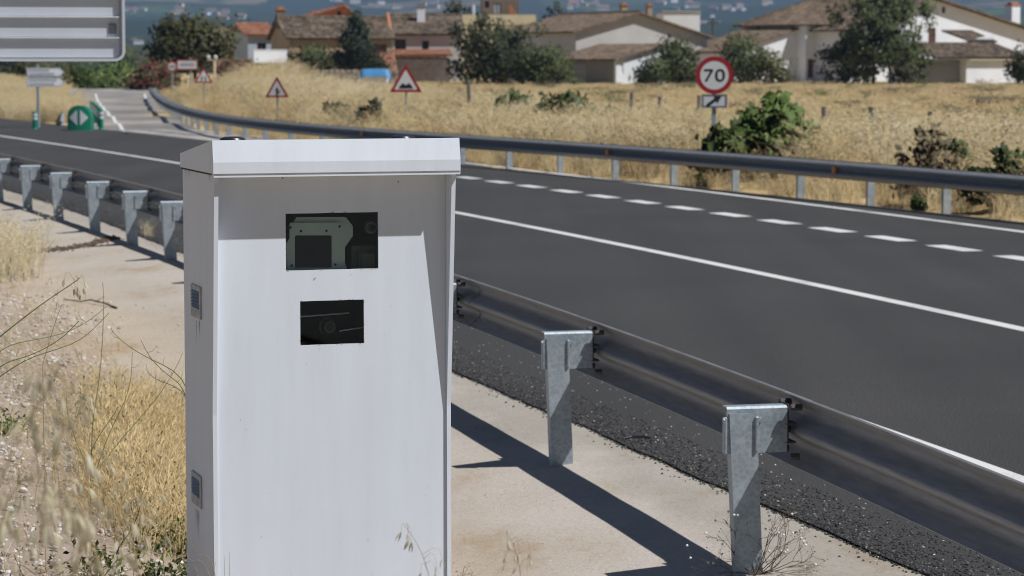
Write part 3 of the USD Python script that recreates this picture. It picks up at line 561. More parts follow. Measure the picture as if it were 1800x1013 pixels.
def tree(name, label, cat, u, v0, v1, y, wpx, leaf, blobs=None, n=3200, size=.22, seed=1, trunk=.16, group=None, z0=None, crown_low=.25, flowers=None, dens=130, spread=.32):
    """u: middle column, v0..v1: top and bottom rows, wpx: width in photo pixels, at distance y"""
    b = on_y(u, v1, y); s = y / FPX; H = (v1 - v0) * s; Wd = wpx * s / 2 * (1.14 if crown_low < .1 else 1.0)
    base_z = float(hill_z(b[0], y)) if y > 500 else float(ground_z(b[0], y)) if y < 250 else 0.0
    zb = b[2] if z0 is None else z0; zb = min(zb, b[2]); top = b[2] + H
    t = thing(name, label, cat, (b[0], y, zb), 0, group); r = R(seed); H = top - zb
    if blobs is None:
        blobs = []
        for k in range(9):
            a = r.uniform(0, 6.28); q = r.uniform(.25, .62); zz = r.uniform(crown_low + .15, .78)
            blobs.append((math.cos(a) * q * Wd, math.sin(a) * q * Wd * .8, zz * H, Wd * r.uniform(.33, .5), H * r.uniform(.16, .26)))
        if crown_low < .1: blobs += [(math.cos(a) * .6 * Wd, math.sin(a) * .5 * Wd, .2 * H, Wd * .4, H * .2) for a in (.3, 1.9, 3.4, 4.4, 5.4)]
        blobs.append((0, 0, H * (1 + crown_low) / 2, Wd * .62, H * (1 - crown_low) * .46))
    else:
        blobs = [(bx_ * Wd, by_ * Wd, bz_ * H, br * Wd, bh * H) for bx_, by_, bz_, br, bh in blobs]
    c = clumps(blobs, dens, seed + 1, .45)
    if trunk:
        m = [tube([(0, 0, -.3), (.02 * Wd, 0, H * .2), (-.03 * Wd, .02, H * .45), (0, 0, H * .75)], [trunk, trunk * .8, trunk * .55, trunk * .2], 7)]
        for k in range(6):
            q = c[r.randint(len(c))] * [.8, .8, .95]; st = np.array([0, 0, H * r.uniform(.18, .4)])
            m.append(tube([st, st * .5 + q * .5 + [0, 0, -.05 * H], q], [trunk * .42, trunk * .28, trunk * .08], 5))
        obj('trunk', m, 'bark', t)
    lv = two_sided(leaves(c, int(n * .75), size, seed + 2, spread), .004); obj('crown', lv, leaf, t, normals=soft_normals(lv, np.array([0, 0, H * .42]), .35, .45))
    if flowers: obj('flower', leaves(c[r.rand(len(c)) < .7], flowers, size * .8, seed + 5, spread * 1.05), 'petal_pink', t)
    return t
def shrub(name, label, u, v0, v1, y, wpx, leaf, n=1400, size=.075, seed=1, group=None, stems=True, lean=0.0, cat='shrub'):
    b = on_y(u, v1, y); s = y / FPX; H = (v1 - v0) * s; Wd = wpx * s / 2; g = min(float(ground_z(b[0], y)) if y < 250 else b[2], b[2])
    t = thing(name, label, cat, (b[0], y, g), 0, group); r = R(seed); H += b[2] - g; bl = []
    for k in range(8):
        xx = r.uniform(-.75, .75); h = (1 - .45 * abs(xx)) * r.uniform(.6, 1)
        bl.append((xx * Wd + lean * h * H, r.uniform(-.5, .5) * Wd * .6, H * h * .62, Wd * r.uniform(.24, .42), H * h * .36))
    c = clumps(bl, 70, seed + 1, .3); c[:, 2] = np.clip(c[:, 2], .03, None)
    if stems: obj('stem', [tube([(c[i][0] * .25, c[i][1] * .25, -.05), c[i] * [.7, .7, .6], c[i]], [.012, .009, .004], 4) for i in range(0, len(c), 3)], 'bark', t, kind='stuff')
    lv = two_sided(leaves(c, int(n * 1.1), size * 1.35, seed + 2, min(.12, Wd * .12)), .002); obj('foliage', lv, leaf, t, normals=soft_normals(lv, np.array([0, 0, H * .2]), .5, .4))
    return t
# grass tufts: blades with seed heads
def tuft(seed, n=36, h=.7, rad=.16, w=.007, lean=.28, heads=.5, head_len=.05, droop=.5, nh=3, hw=.16, align=0.0):
    r = R(seed); V, F = [], []
    for k in range(n):
        a, q = r.uniform(0, 6.28), rad * math.sqrt(r.rand()); p = np.array([q * math.cos(a), q * math.sin(a), -.03]); hh = h * r.uniform(.55, 1.1)
        d = r.normal(0, lean, 2); side = np.array([math.cos(a + 1.3), math.sin(a + 1.3), 0]) * w * r.uniform(.6, 1.2) / 2
        pts = [p + np.array([d[0] * hh * s * s, d[1] * hh * s * s, hh * s * (1 - droop * .22 * s * s)]) for s in (0, .4, .75, 1)]
        i = len(V)
        for s, pp in zip((1, .85, .6, .12), pts): V += [pp - side * s, pp + side * s]
        for s in range(3): F += [[i + 2*s, i + 2*s + 1, i + 2*s + 3], [i + 2*s, i + 2*s + 3, i + 2*s + 2]]
        if r.rand() < heads:
            for _ in range(nh):
                o = pts[3] - (pts[3] - pts[2]) * r.uniform(0, .8); e = r.normal(0, 1, 3); e[2] = abs(e[2]) * .5; e = e + align * 6 * (pts[3] - pts[2]) / max(np.linalg.norm(pts[3] - pts[2]), 1e-6); e *= head_len / np.linalg.norm(e); g = np.cross(e, r.normal(0, 1, 3)); g *= head_len * hw / max(np.linalg.norm(g), 1e-6)
                i = len(V); V += [o, o + e * .5 + g, o + e, o + e * .5 - g]; F += [[i, i + 1, i + 2], [i, i + 2, i + 3]]
    return tm(V, F)
leafy('straw', (.50, .40, .21), (.82, .70, .44), .10, .7, .22)
leafy('straw_pale', (.58, .50, .33), (.86, .78, .57), .10, .6, .4)
leafy('straw_gold', (.46, .32, .14), (.76, .58, .30), .10, .6, .8)
leafy('weed_green', (.07, .10, .03), (.22, .26, .09), .35, .6, .8)
leafy('weed_brown', (.17, .13, .075), (.34, .27, .16), .3, .7, .8)
r = R(77); pos = []
def scatter(n, x0, x1, y0, y1, keep):
    """points on the ground where keep(x, y) holds"""
    x, y = r.uniform(x0, x1, n), r.uniform(y0, y1, n); m = keep(x, y) & (np.abs(x) < .23 * y + 1.5)
    x, y = x[m], y[m]; return np.c_[x, y, ground_z(x, y)]
pr = [(tuft(i, 34, .82, .24, .008, .40, .8, .05, .9, 5, .10), m) for i, m in enumerate(['straw', 'straw_pale', 'straw', 'straw_gold', 'straw', 'straw_gold', 'weed_brown', 'weed_green'])]
def roadside(x, y):
    d = right_of(far_x, x, y); n = meshkit.fbm(np.c_[x * .3, y * .15, 0 * x], 3, 8)
    return (d > .75) & (d < 9 + 6 * n) & (r.rand(len(x)) < np.where(d < 7, 1, .55))
A = scatter(46000, -26, 22, 26, 150, roadside)
A = A[r.rand(len(A)) < np.clip(60 / A[:, 1], .35, 1.0)]
pn = meshkit.fbm(np.c_[A[:, 0] * .5, A[:, 1] * .25, 0 * A[:, 0]], 3, 21)
ds = right_of(far_x, A[:, 0], A[:, 1])
idx = np.where(ds < 2.3, r.choice([3, 3, 6, 0], len(A)), np.where(pn > .6, r.choice([1, 5, 1, 0, 2], len(A)), np.where(pn < .33, r.choice([7, 6, 0, 4, 7], len(A)), r.choice([0, 2, 4, 0, 2, 3, 5, 6], len(A)))))
sc = r.uniform(.7, 1.3, len(A)) * np.where(ds < 1.8, .62, 1.0) * (.62 + .85 * pn)
instancer('dry_grass', pr, A, r.uniform(0, 6.28, len(A)), sc, idx, tilt=r.normal(0, .12, (len(A), 2)), grass=True, label='tall dry straw grass covering the bank behind the far guardrail', cat='grass', kind='stuff')
def left_bank(x, y): return (x < side_left(y) - .6) & (x > line_x(y) + 5.4) & (y > 74)
B = scatter(30000, -36, -12, 74, 160, left_bank)
B = B[:9000]
instancer('dry_grass', pr[:6], B, r.uniform(0, 6.28, len(B)), r.uniform(.8, 1.3, len(B)), r.randint(0, 6, len(B)), grass=True, label='dry straw grass on the bank left of the side road', cat='grass', kind='stuff')
# stubble on the field
st = [(tuft(50 + i, 20, .20, .45, .014, .8, .6, .06, .9, 4, .3), m) for i, m in enumerate(['straw_gold', 'straw', 'straw_gold'])]
C = scatter(70000, -16, 52, 40, 228, lambda x, y: right_of(far_x, x, y) > 9)
C = C[:8000]
instancer('stubble', st, C, r.uniform(0, 6.28, len(C)), r.uniform(.7, 1.5, len(C)), r.randint(0, 3, len(C)), grass=True, label='short ochre stubble across the open field', cat='stubble', kind='stuff')
fw = [(tuft(70 + i, 40, .55, .4, .02, .45, .6, .09), m) for i, m in enumerate(['weed_brown', 'leaf_grey', 'weed_green'])]
D = scatter(500, -5, 50, 75, 225, lambda x, y: right_of(far_x, x, y) > 14)[:110]
instancer('field_weeds', fw, D, r.uniform(0, 6.28, len(D)), np.c_[r.uniform(1, 3, len(D)), r.uniform(1, 2.5, len(D)), r.uniform(.5, 1.2, len(D))], r.randint(0, 3, len(D)), grass=True, label='scattered brown and grey green weeds in the field', cat='weeds', kind='stuff')
# shrubs of the bank behind the guardrail (middle column, top, bottom, distance, width)
shrub('green_shrub', 'large leafy green shrub beside the 70 speed limit sign', 1325, 166, 258, 46.2, 190, 'leaf_bright', 3600, .10, 3, lean=.25)
shrub('green_shrub', 'dark low green bush under the 70 sign, left of the large shrub', 1258, 206, 262, 45.8, 70, 'leaf_mid', 900, .08, 4)
shrub('green_shrub', 'green bramble on the straw bank between the two middle signs', 1005, 146, 208, 62, 165, 'leaf_mid', 2400, .10, 5)
shrub('green_shrub', 'small leaning green bush right of the bumpy road sign', 878, 138, 195, 68, 80, 'leaf_mid', 1100, .10, 6, lean=.5)
shrub('grey_shrub', 'grey green thistly bush left of the bumpy road sign pole', 655, 160, 215, 66, 60, 'leaf_grey', 600, .07, 7)
shrub('grey_shrub', 'grey green bush below the side road triangle sign', 590, 170, 205, 72, 60, 'leaf_grey', 700, .07, 8)
shrub('brown_weed', 'brown dry weed clump at the far right behind the guardrail', 1635, 212, 300, 39.6, 120, 'weed_brown', 1100, .06, 9)
shrub('green_weed', 'dark green broom bush behind the guardrail at right', 1672, 210, 295, 40, 100, 'leaf_mid', 1000, .055, 10)
shrub('brown_weed', 'olive brown weeds at the right edge behind the guardrail', 1765, 222, 312, 38.0, 130, 'weed_green', 1300, .07, 11)
shrub('green_weed', 'small green weed at the foot of the far guardrail', 1615, 330, 362, 37.2, 26, 'weed_green', 300, .045, 12)
shrub('brown_weed', 'low brown scrub right of the large shrub by the 70 sign', 1450, 205, 275, 47, 90, 'weed_brown', 1300, .06, 13)
shrub('grey_shrub', 'pale grey bush on the grassy mound beside the side road', 420, 160, 205, 98, 60, 'leaf_grey', 800, .09, 14)
shrub('green_shrub', 'low green bush on top of the grassy mound', 490, 112, 150, 112, 60, 'leaf_mid', 900, .10, 15)

# ------------------------------------------------------------------ trees (before the houses)
tree('round_tree', 'broad dark olive green tree behind the village name sign', 'tree', 342, 32, 150, 172, 155, 'leaf_olive', n=6500, size=.20, seed=20, blobs=[(-.45, 0, .66, .48, .26), (.4, 0, .68, .5, .25), (0, .1, .78, .52, .22), (-.1, -.2, .55, .6, .3), (.62, .1, .5, .34, .24), (-.7, 0, .5, .3, .22)])
tree('oleander', 'pink flowering oleander bush at the top of the side road', 'bush', 263, 103, 160, 166, 68, 'leaf_mid', n=2200, size=.13, seed=22, trunk=.05, crown_low=.0, flowers=1300, spread=.22)
tree('roadside_bush', 'green bushes left of the pink oleander along the side road', 'bush', 170, 112, 160, 176, 150, 'leaf_bright', n=3600, size=.16, seed=23, trunk=.05, crown_low=0)
tree('roadside_bush', 'dark bushes behind the white arrow signs', 'bush', 62, 108, 165, 170, 140, 'leaf_olive', n=3600, size=.16, seed=24, trunk=.05, crown_low=0)
tree('roadside_bush', 'tall green shrub between the oleander and the round tree', 'bush', 288, 92, 158, 172, 60, 'leaf_bright', n=1500, size=.15, seed=25, trunk=.05, crown_low=0)
tree('conifer', 'narrow dark spruce in front of the tiled farmhouse', 'tree', 625, 22, 128, 205, 76, 'leaf_conifer', n=6500, size=.16, seed=26, spread=.24, blobs=[(0, 0, .95, .1, .07), (0, 0, .86, .24, .07), (0, 0, .76, .38, .08), (.05, 0, .65, .52, .08), (-.03, 0, .53, .66, .09), (0, 0, .4, .82, .1), (.02, 0, .26, .95, .12), (0, 0, .14, .9, .1)])
tree('hedge_bush', 'green hedge in front of the long tiled house', 'bush', 545, 82, 130, 208, 85, 'leaf_mid', n=2600, size=.18, seed=27, trunk=.05, crown_low=0)
tree('hedge_bush', 'low green bush right of the spruce', 'bush', 660, 100, 130, 206, 50, 'leaf_dark', n=1200, size=.16, seed=28, trunk=.05, crown_low=0)
tree('garden_tree', 'large dark green tree left of the pale barn', 'tree', 868, 30, 146, 205, 148, 'leaf_dark', n=7000, size=.20, seed=29, crown_low=.02)
tree('garden_tree', 'pale green rounded tree in front of the barn side wall', 'tree', 952, 80, 146, 200, 135, 'leaf_mid', n=5000, size=.17, seed=30, crown_low=0)
tree('garden_tree', 'leafy green tree in front of the white lean-to', 'tree', 1192, 66, 145, 205, 90, 'leaf_mid', n=3600, size=.18, seed=31, crown_low=.0)
tree('garden_tree', 'low green shrub tree beside the white lean-to wall', 'tree', 1145, 102, 145, 203, 55, 'leaf_mid', n=1500, size=.17, seed=32, crown_low=0)
tree('garden_tree', 'bushy green tree just behind the 70 speed limit sign', 'tree', 1300, 56, 145, 208, 100, 'leaf_mid', n=4200, size=.19, seed=33, crown_low=0)
tree('garden_bush', 'yellow green bush beside the blue shaded house wall', 'bush', 1357, 98, 146, 204, 56, 'leaf_yellow', n=1500, size=.15, seed=34, trunk=.05, crown_low=0)
tree('garden_tree', 'biggest dark green tree, before the white gabled farmhouse', 'tree', 1534, -30, 146, 204, 195, 'leaf_mid', n=15000, size=.20, seed=35, crown_low=.02, dens=260)
tree('garden_bush', 'dark green bush at the right edge of the field', 'bush', 1800, 86, 144, 204, 60, 'leaf_dark', n=1800, size=.17, seed=36, trunk=.05, crown_low=0)
tree('far_tree', 'dark tree behind the cream roof terrace', 'tree', 972, -6, 60, 290, 82, 'leaf_dark', n=3000, size=.3, seed=37, crown_low=0, z0=0)
tree('far_tree', 'dark tree left of the cream roof terrace', 'tree', 812, -8, 60, 290, 62, 'leaf_dark', n=2400, size=.3, seed=38, crown_low=0, z0=0)
tree('garden_bush', 'yellow green weeds at the grey shed wall', 'bush', 1052, 133, 146, 212, 58, 'leaf_yellow', n=700, size=.12, seed=39, trunk=None, crown_low=0)
tree('hedge_bush', 'reddish flowering hedge beside the beige garden wall', 'bush', 410, 112, 142, 160, 62, 'leaf_brown', n=1500, size=.13, seed=40, trunk=.04, crown_low=0, flowers=500)
# dark belt of woods and gardens on the plain behind the village
rb = R(91); k = 0
for y in (420, 520, 640, 800):
    for x in np.arange(-.24 * y, .24 * y, 17 + y / 60):
        if rb.rand() < .35: continue
        xx = x + rb.uniform(-6, 6); yv = y + rb.uniform(-40, 40); h = rb.uniform(4, 8); zb = float(hill_z(xx, yv)); u = 900 + xx / yv * FPX
        v1 = HORIZON - (zb - EYE) / yv * FPX; v0 = v1 - h / yv * FPX
        if k < 6: src = tree('wood_tree', 'far dark tree in the wooded plain behind the houses', 'tree', u, v0, v1, yv, h * 1.5 / yv * FPX, ['leaf_dark', 'leaf_olive', 'leaf_mid'][k % 3], n=900, size=.5, seed=200 + k, crown_low=0, group='far trees on the plain', z0=zb, spread=.6); protos = (protos if k else []) + [src]
        else:
            c = copy_of(protos[k % 6], (xx, yv, zb), rb.uniform(0, 6), scale=rb.uniform(.8, 1.4), name='wood_tree'); c.GetPrim().GetReferences().AddInternalReference(protos[k % 6].GetPath()); c.GetPrim().SetInstanceable(True)
        k += 1
# ------------------------------------------------------------------ village
plain('wall_white', (.76, .79, .84), .8, vary=.05, scale=.8)
plain('wall_pale', (.52, .51, .50), .9, vary=.10, scale=.5)
plain('wall_tan', (.36, .28, .19), .9, vary=.12, scale=.6)
plain('wall_cream', (.58, .52, .36), .85, vary=.08, scale=.7)
plain('wall_grey', (.23, .225, .22), .9, vary=.08, scale=.7)
plain('wall_blue', (.38, .43, .50), .85, vary=.06, scale=.7)
plain('wall_brown', (.20, .15, .11), .9, vary=.2, scale=1.2)
plain('wall_orange', (.42, .17, .085), .9, vary=.12, scale=1)
plain('stone_wall', (.27, .235, .20), .95, vary=.45, scale=3.5, bump=.06, bscale=4)
plain('terracotta', (.46, .19, .10), .85, vary=.15, scale=2)
plain('dark_glass', (.02, .022, .026), .25)
plain('shutter', (.12, .055, .045), .7)
plain('reed', (.13, .10, .085), .95, vary=.35, scale=4)
plain('garage_grey', (.26, .27, .29), .6)
def tile_mat(name, a, b, c):
    mat(name, {'g': ('geometry', {}), 'mp': ('mapping', {'mapping_type': 'point', 'scale': (4.0, 2.4, 2.4)}), 'v': ('voronoi_texture', {'scale': 1.0}), 'sx': ('separate_xyz', {}), 'n': ('noise_texture', {'scale': .8, 'detail': 4.0}), 'a': ('math', {'math_type': 'multiply_add', 'value2': .45}), 'k': ('math', {'math_type': 'multiply', 'value2': .6}),
        'r': ('rgb_ramp', {'ramp': [(.2, a), (.5, b), (.8, c)]}), 'p': ('principled_bsdf', {'roughness': .92, 'specular_ior_level': .2})},
        [('g.position', 'mp.vector'), ('mp.vector', 'v.vector'), ('v.color', 'sx.vector'), ('g.position', 'n.vector'), ('n.fac', 'k.value1'), ('sx.x', 'a.value1'), ('k.value', 'a.value3'), ('a.value', 'r.fac'), ('r.color', 'p.base_color')])
tile_mat('tiles_old', (.055, .042, .033), (.12, .092, .068), (.24, .185, .14))
tile_mat('tiles_red', (.20, .085, .055), (.30, .135, .085), (.38, .21, .13))
tile_mat('tiles_tan', (.10, .075, .055), (.17, .125, .09), (.28, .21, .15))
def tiled_roof(q, pitch=.24, row=.42):
    """q: eave left, eave right, ridge right, ridge left; half-round tile columns in overlapping rows, with a body below"""
    q = [np.asarray(p, float) for p in q]; L = max(np.linalg.norm(q[1] - q[0]), np.linalg.norm(q[2] - q[3])); Hh = max(np.linalg.norm(q[3] - q[0]), np.linalg.norm(q[2] - q[1]))
    nx, ny = max(3, int(L / pitch)) * 4 + 1, max(2, int(Hh / row))
    nrm = np.cross(q[1] - q[0], q[3] - q[0]); nrm /= np.linalg.norm(nrm); nrm *= np.sign(nrm[2]) or 1
    s = np.linspace(0, 1, nx); tt = np.sort(np.r_[np.arange(ny) / ny, (np.arange(ny) + .97) / ny])
    S, T = np.meshgrid(s, tt, indexing='ij')
    base = (q[0] * (1 - S[..., None]) + q[1] * S[..., None]) * (1 - T[..., None]) + (q[3] * (1 - S[..., None]) + q[2] * S[..., None]) * T[..., None]
    hgt = .055 * np.abs(np.sin(np.arange(nx) / 4 * np.pi))[:, None] + .03 * (1 - (T * ny) % 1)
    top = base + nrm * hgt[..., None]
    m = grid(top); lo = [p - nrm * .10 for p in q]
    under = tm(np.array([lo[0], lo[1], lo[2], lo[3], q[0], q[1], q[2], q[3]]), [[0, 1, 2], [0, 2, 3], [0, 5, 1], [0, 4, 5], [1, 6, 2], [1, 5, 6], [2, 7, 3], [2, 6, 7], [3, 4, 0], [3, 7, 4]])
    return cat_([m, under])
class House:
    """a building in its own frame: x along the front, y into the depth; placed so that its front left corner stands under column u at distance y"""
    def __init__(s, name, label, u, y, rot=0.0, cat='house', group=None, z=0.0):
        s.o = on_y(u, 100, y); s.o[2] = z; s.rot = rot; s.rt = np.array([math.cos(rot), math.sin(rot), 0]); s.dp = np.array([-math.sin(rot), math.cos(rot), 0])
        s.p = thing(name, label, cat, s.o, rot, group)
    def at(s, u, v, depth=0.0):
        p = on_plane(u, v, s.o + s.dp * depth, s.dp) - s.o; return np.array([p @ s.rt, depth, p[2]])
    def xz(s, pts, depth=0.0): return [tuple(s.at(u, v, depth)[[0, 2]]) for u, v in pts]
    def wall(s, pts, depth, thick, m, holes=(), name='wall', xz=False, glass='dark_glass'):
        poly = Polygon(pts if xz else s.xz(pts, depth)); hs = [sbox(a[0], b[2], b[0], a[2]) for a, b in ((s.at(h[0], h[1], depth), s.at(h[2], h[3], depth)) for h in holes)]
        rest = poly
        for h in hs: rest = rest.difference(h)
        w = obj(name, moved(extrude(rest, .22, 'y'), (0, depth, 0)), m, s.p)
        if thick > .23: obj(name, moved(extrude(poly.buffer(-.01), thick - .221, 'y'), (0, depth + .2205, 0)), m, s.p)
        for k, h in enumerate(hs):
            x0, z0, x1, z1 = h.bounds
            wi = obj('window' if z0 > .8 else 'door', [bx(x0 + .001, x1 - .001, depth + .10, depth + .15, z0 + .001, z1 - .001)], holes[k][4] if len(holes[k]) > 4 else glass, s.p)
            if x1 - x0 > .7: obj('frame', [bx(x0 + .001, x0 + .06, depth + .06, depth + .0985, z0 + .001, z1 - .001), bx(x1 - .06, x1 - .001, depth + .06, depth + .0985, z0 + .001, z1 - .001), bx((x0 + x1) / 2 - .03, (x0 + x1) / 2 + .03, depth + .06, depth + .0985, z0 + .001, z1 - .001)], 'shutter', wi)
        return w
    def side(s, x, pts, m, thick=.2, name='wall'):
        """a wall across the depth: pts (y, z)"""
        return obj(name, moved(extrude(Polygon(pts), thick, 'x'), (x, 0, 0)), m, s.p)
    def roof(s, q, m, name='roof', parent=None): return obj(name, tiled_roof(q), m, parent or s.p)
    def chimney(s, u0, v0, u1, v1, depth, m, roof, cap='terracotta'):
        a, b = s.at(u0, v0, depth), s.at(u1, v1, depth); w = b[0] - a[0]
        c = obj('chimney', [bx(a[0], b[0], depth - w * .4, depth + w * .4, b[2] - .5, a[2])], m, roof)
        obj('chimney_cap', [bx(a[0] - .08, b[0] + .08, depth - w * .4 - .08, depth + w * .4 + .08, a[2] + .001, a[2] + .09), bx(a[0] + .1, b[0] - .1, depth - w * .25, depth + w * .25, a[2] + .091, a[2] + .28)], cap, s.p)
        return c
    def long(s, u1, v_eave, v_ridge, D, m, rm, holes=(), over=.35):
        """ridge parallel to the front"""
        L = s.at(u1, 100)[0]; ze = s.at((u1), v_eave)[2]; zr = on_y(900, v_ridge, s.o[1] + D / 2)[2]; s.L, s.ze, s.zr, s.D = L, ze, zr, D
        s.wall([(0, -.5), (L, -.5), (L, ze), (0, ze)], 0, .22, m, holes, xz=True)
        g = [(.221, -.5), (D, -.5), (D, ze), (D / 2, zr - .12), (.221, ze + .02)]
        s.side(0.0, g, m); s.side(L - .2, g, m)
        k = (zr - ze) / (D / 2); r1 = s.roof([(-over, -over, ze - over * k + .1), (L + over, -over, ze - over * k + .1), (L + over, D / 2, zr + .1), (-over, D / 2, zr + .1)], rm)
        s.roof([(L + over, D + over, ze - over * k + .1), (-over, D + over, ze - over * k + .1), (-over, D / 2 + .01, zr + .1), (L + over, D / 2 + .01, zr + .1)], rm)
        obj('ridge', tube([(-over, D / 2, zr + .14), (L + over, D / 2, zr + .14)], .13, 8), rm, s.p)
        return r1
    def gable(s, u1, v_eave, v_apex, u_apex, D, m, rm, holes=(), over=.45, v_eave2=None):
        """gable end to the front, ridge into the depth"""
        L = s.at(u1, 100)[0]; ze = s.at(0 * u1 + 900 + (s.o[0]) / s.o[1] * FPX, v_eave)[2]; ze2 = ze if v_eave2 is None else s.at(u1, v_eave2)[2]; ax, _, az = s.at(u_apex, v_apex)
        s.L = L
        s.wall([(0, -.5), (L, -.5), (L, ze2), (ax, az), (0, ze)], 0, .22, m, holes, xz=True)
        s.side(0.0, [(.221, -.5), (D, -.5), (D, ze - .02), (.221, ze - .02)], m); s.side(L - .2, [(.221, -.5), (D, -.5), (D, ze2 - .02), (.221, ze2 - .02)], m)
        kl, kr = (az - ze) / ax, (az - ze2) / (L - ax); up = .14
        r1 = s.roof([(-over, D + .3, ze - over * kl + up), (-over, -over, ze - over * kl + up), (ax, -over, az + up), (ax, D + .3, az + up)], rm)
        s.roof([(L + over, -over, ze2 - over * kr + up), (L + over, D + .3, ze2 - over * kr + up), (ax + .01, D + .3, az + up), (ax + .01, -over, az + up)], rm)
        obj('ridge', tube([(ax, -over, az + up + .05), (ax, D + .3, az + up + .05)], .14, 8), rm, s.p)
        return r1
a = House('tiled_house', 'long tan farmhouse with old brown roof tiles behind the spruce', 508, 214, .30)
rf = a.long(688, 67, 33, 7.0, 'wall_tan', 'tiles_old', [(655, 78, 680, 98, 'shutter'), (560, 82, 572, 96), (610, 82, 622, 96)])
a.chimney(486, 18, 500, 40, 3.5, 'wall_brown', rf)
b = House('tiled_house', 'grey walled house with tall white chimney and dark window', 690, 222, .10)
rf = b.long(812, 60, 29, 8.0, 'wall_pale', 'tiles_old', [(694, 69, 714, 90), (742, 72, 754, 88)])
b.chimney(733, 12, 747, 50, 2.6, 'wall_white', rf, 'wall_grey')
obj('verge_tiles', tube([(-.2, -.4, b.ze + .12), (-.2, 4.0, b.zr + .2)], [.16, .16], 8), 'terracotta', b.p)
cp = b.at(686, 97, -3.0); ce = b.at(796, 97, -3.0); b.roof([(cp[0], -3.0, cp[2]), (ce[0], -3.0, ce[2]), (ce[0], -.05, cp[2] + .45), (cp[0], -.05, cp[2] + .45)], 'tiles_red', 'canopy')
obj('reed_screen', [bx(cp[0] + .2 + k * .24, cp[0] + .42 + k * .24, -2.9, -2.87, .05, cp[2] - .18 - .05 * (k % 3)) for k in range(int((ce[0] - cp[0] - .4) / .24))], 'reed', b.p, kind='stuff')
c = House('tiled_shed', 'low red tiled lean-to shed at the corner of the grey house', 664, 209, .12, 'shed')
L = c.at(694, 100)[0]; c.wall([(0, -.3), (L, -.3), (L, 1.7), (0, 1.2)], .3, .2, 'wall_tan', xz=True); c.roof([(-.2, -.2, 1.0), (L + .2, -.2, 1.0), (L + .2, 3.2, 2.4), (-.2, 3.2, 2.4)], 'tiles_red')
d = House('orange_house', 'orange brick house with red roof rising behind the tan farmhouse', 518, 262, .18)
rf = d.gable(622, 36, 12, 605, 8, 'wall_orange', 'tiles_red', [(592, 20, 600, 34)], v_eave2=26)
d.chimney(547, 24, 557, 38, 2.0, 'wall_white', rf)
e = House('small_house', 'narrow blue white house under an orange roof left of the farmhouse', 436, 226, .35)
e.long(482, 62, 45, 6, 'wall_blue', 'tiles_red', [(452, 76, 468, 88)])
f = House('small_house', 'low house with tan tiles peeping out right of the round tree', 396, 240, .25)
f.long(432, 78, 54, 6, 'wall_tan', 'tiles_tan', [(424, 90, 429, 98)])
g = House('cream_house', 'cream house with flat roof terrace behind the dark garden tree', 800, 268, .06)
L = g.at(941, 100)[0]; zt = g.at(800, 26)[2]
g.wall([(0, -.5), (L, -.5), (L, zt - 1.0), (0, zt - 1.0)], 0, 9, 'wall_cream', [(828, 60, 842, 80), (905, 60, 920, 80)], xz=True)
obj('parapet', bx(-.05, L + .05, -.06, .18, zt - .999, zt), 'wall_cream', g.p); obj('parapet', bx(L - .15, L + .06, .1805, 9, zt - .999, zt), 'wall_cream', g.p)
q0, q1 = g.at(848, -14, 3), g.at(912, 26, 3); g.wall([(q0[0], zt - .99), (q1[0], zt - .99), (q1[0], q0[2]), (q0[0], q0[2])], 3, 4, 'wall_brown', [(867, 4, 881, 24, 'wall_blue'), (852, 2, 860, 14)], xz=True, name='roof_room')
p0 = g.at(833, 9, .6); obj('terrace_post', bx(p0[0] - .12, p0[0] + .12, .5, .74, zt - .9, p0[2]), 'wall_white', g.p)
p0 = g.at(902, 12, 1.5)
for k in range(6): obj('step', bx(p0[0] - .35 + k * .22, p0[0] - .02 + k * .22 - .14, 1.6, 2.4, zt - .9, zt + 1.0 - k * .3), 'terracotta', g.p)
h = House('barn', 'big pale rendered barn with a wide gable and old tiled roof', 1012, 216, .42, 'barn')
rf = h.gable(1242, 57, 25, 1122, 15, 'wall_pale', 'tiles_tan', v_eave2=66)
h.chimney(1091, 10, 1101, 24, 7, 'wall_tan', rf); h.chimney(1137, 11, 1145, 32, 1.5, 'wall_tan', rf)
for y0, y1 in ((3.0, 6.2), (8, 9.2)): obj('doorway', bx(-.06, .001, y0, y1, .6, 3.1), 'dark_glass', h.p)
lo = House('lean_to', 'white lean-to with tan tiles and grey front against the barn', 1083, 205, .66, 'shed')
L = lo.at(1166, 100)[0]; z0 = lo.at(1083, 105)[2]; z1 = lo.at(1166, 80)[2]
lo.wall([(0, -.4), (L, -.4), (L, z1), (0, z0)], 0, .22, 'wall_white', [(1090, 108, 1096, 130, 'wall_white')], xz=True)
lo.side(-.001, [(.2215, -.4), (7.5, -.4), (7.5, z0 - .02), (.2215, z0 - .02)], 'wall_grey')
for k in (3.6,): obj('doorway', bx(-.03, -.0015, k, k + 1.9, .02, z0 - .35), 'garage_grey', lo.p)
lo.roof([(-.3, 8.0, z0), (-.3, -.3, z0), (L + .2, -.3, z1 + .12), (L + .2, 8.0, z1 + .12)], 'tiles_tan')
wb = House('white_block', 'plain white flat roofed block showing behind the barn roof', 1166, 262, .05, 'building')
L = wb.at(1230, 100)[0]; wb.wall([(0, -.5), (L, -.5), (L, wb.at(1230, 23)[2]), (0, wb.at(1166, 23)[2])], 0, 7, 'wall_white', [(1180, 60, 1188, 72)], xz=True); zt = wb.at(1190, 22.5)[2]; obj('coping', bx(-.1, L + .1, -.1, 7.1, zt + .06, zt + .16), 'wall_pale', wb.p)
hc = House('white_house', 'white house with wide tan hipped roof and slit windows, left of the biggest tree', 1416, 219, .56)
L = hc.at(1640, 100)[0]; ze = hc.at(1418, 44)[2]; D = 9.0; zr = ze + 2.3
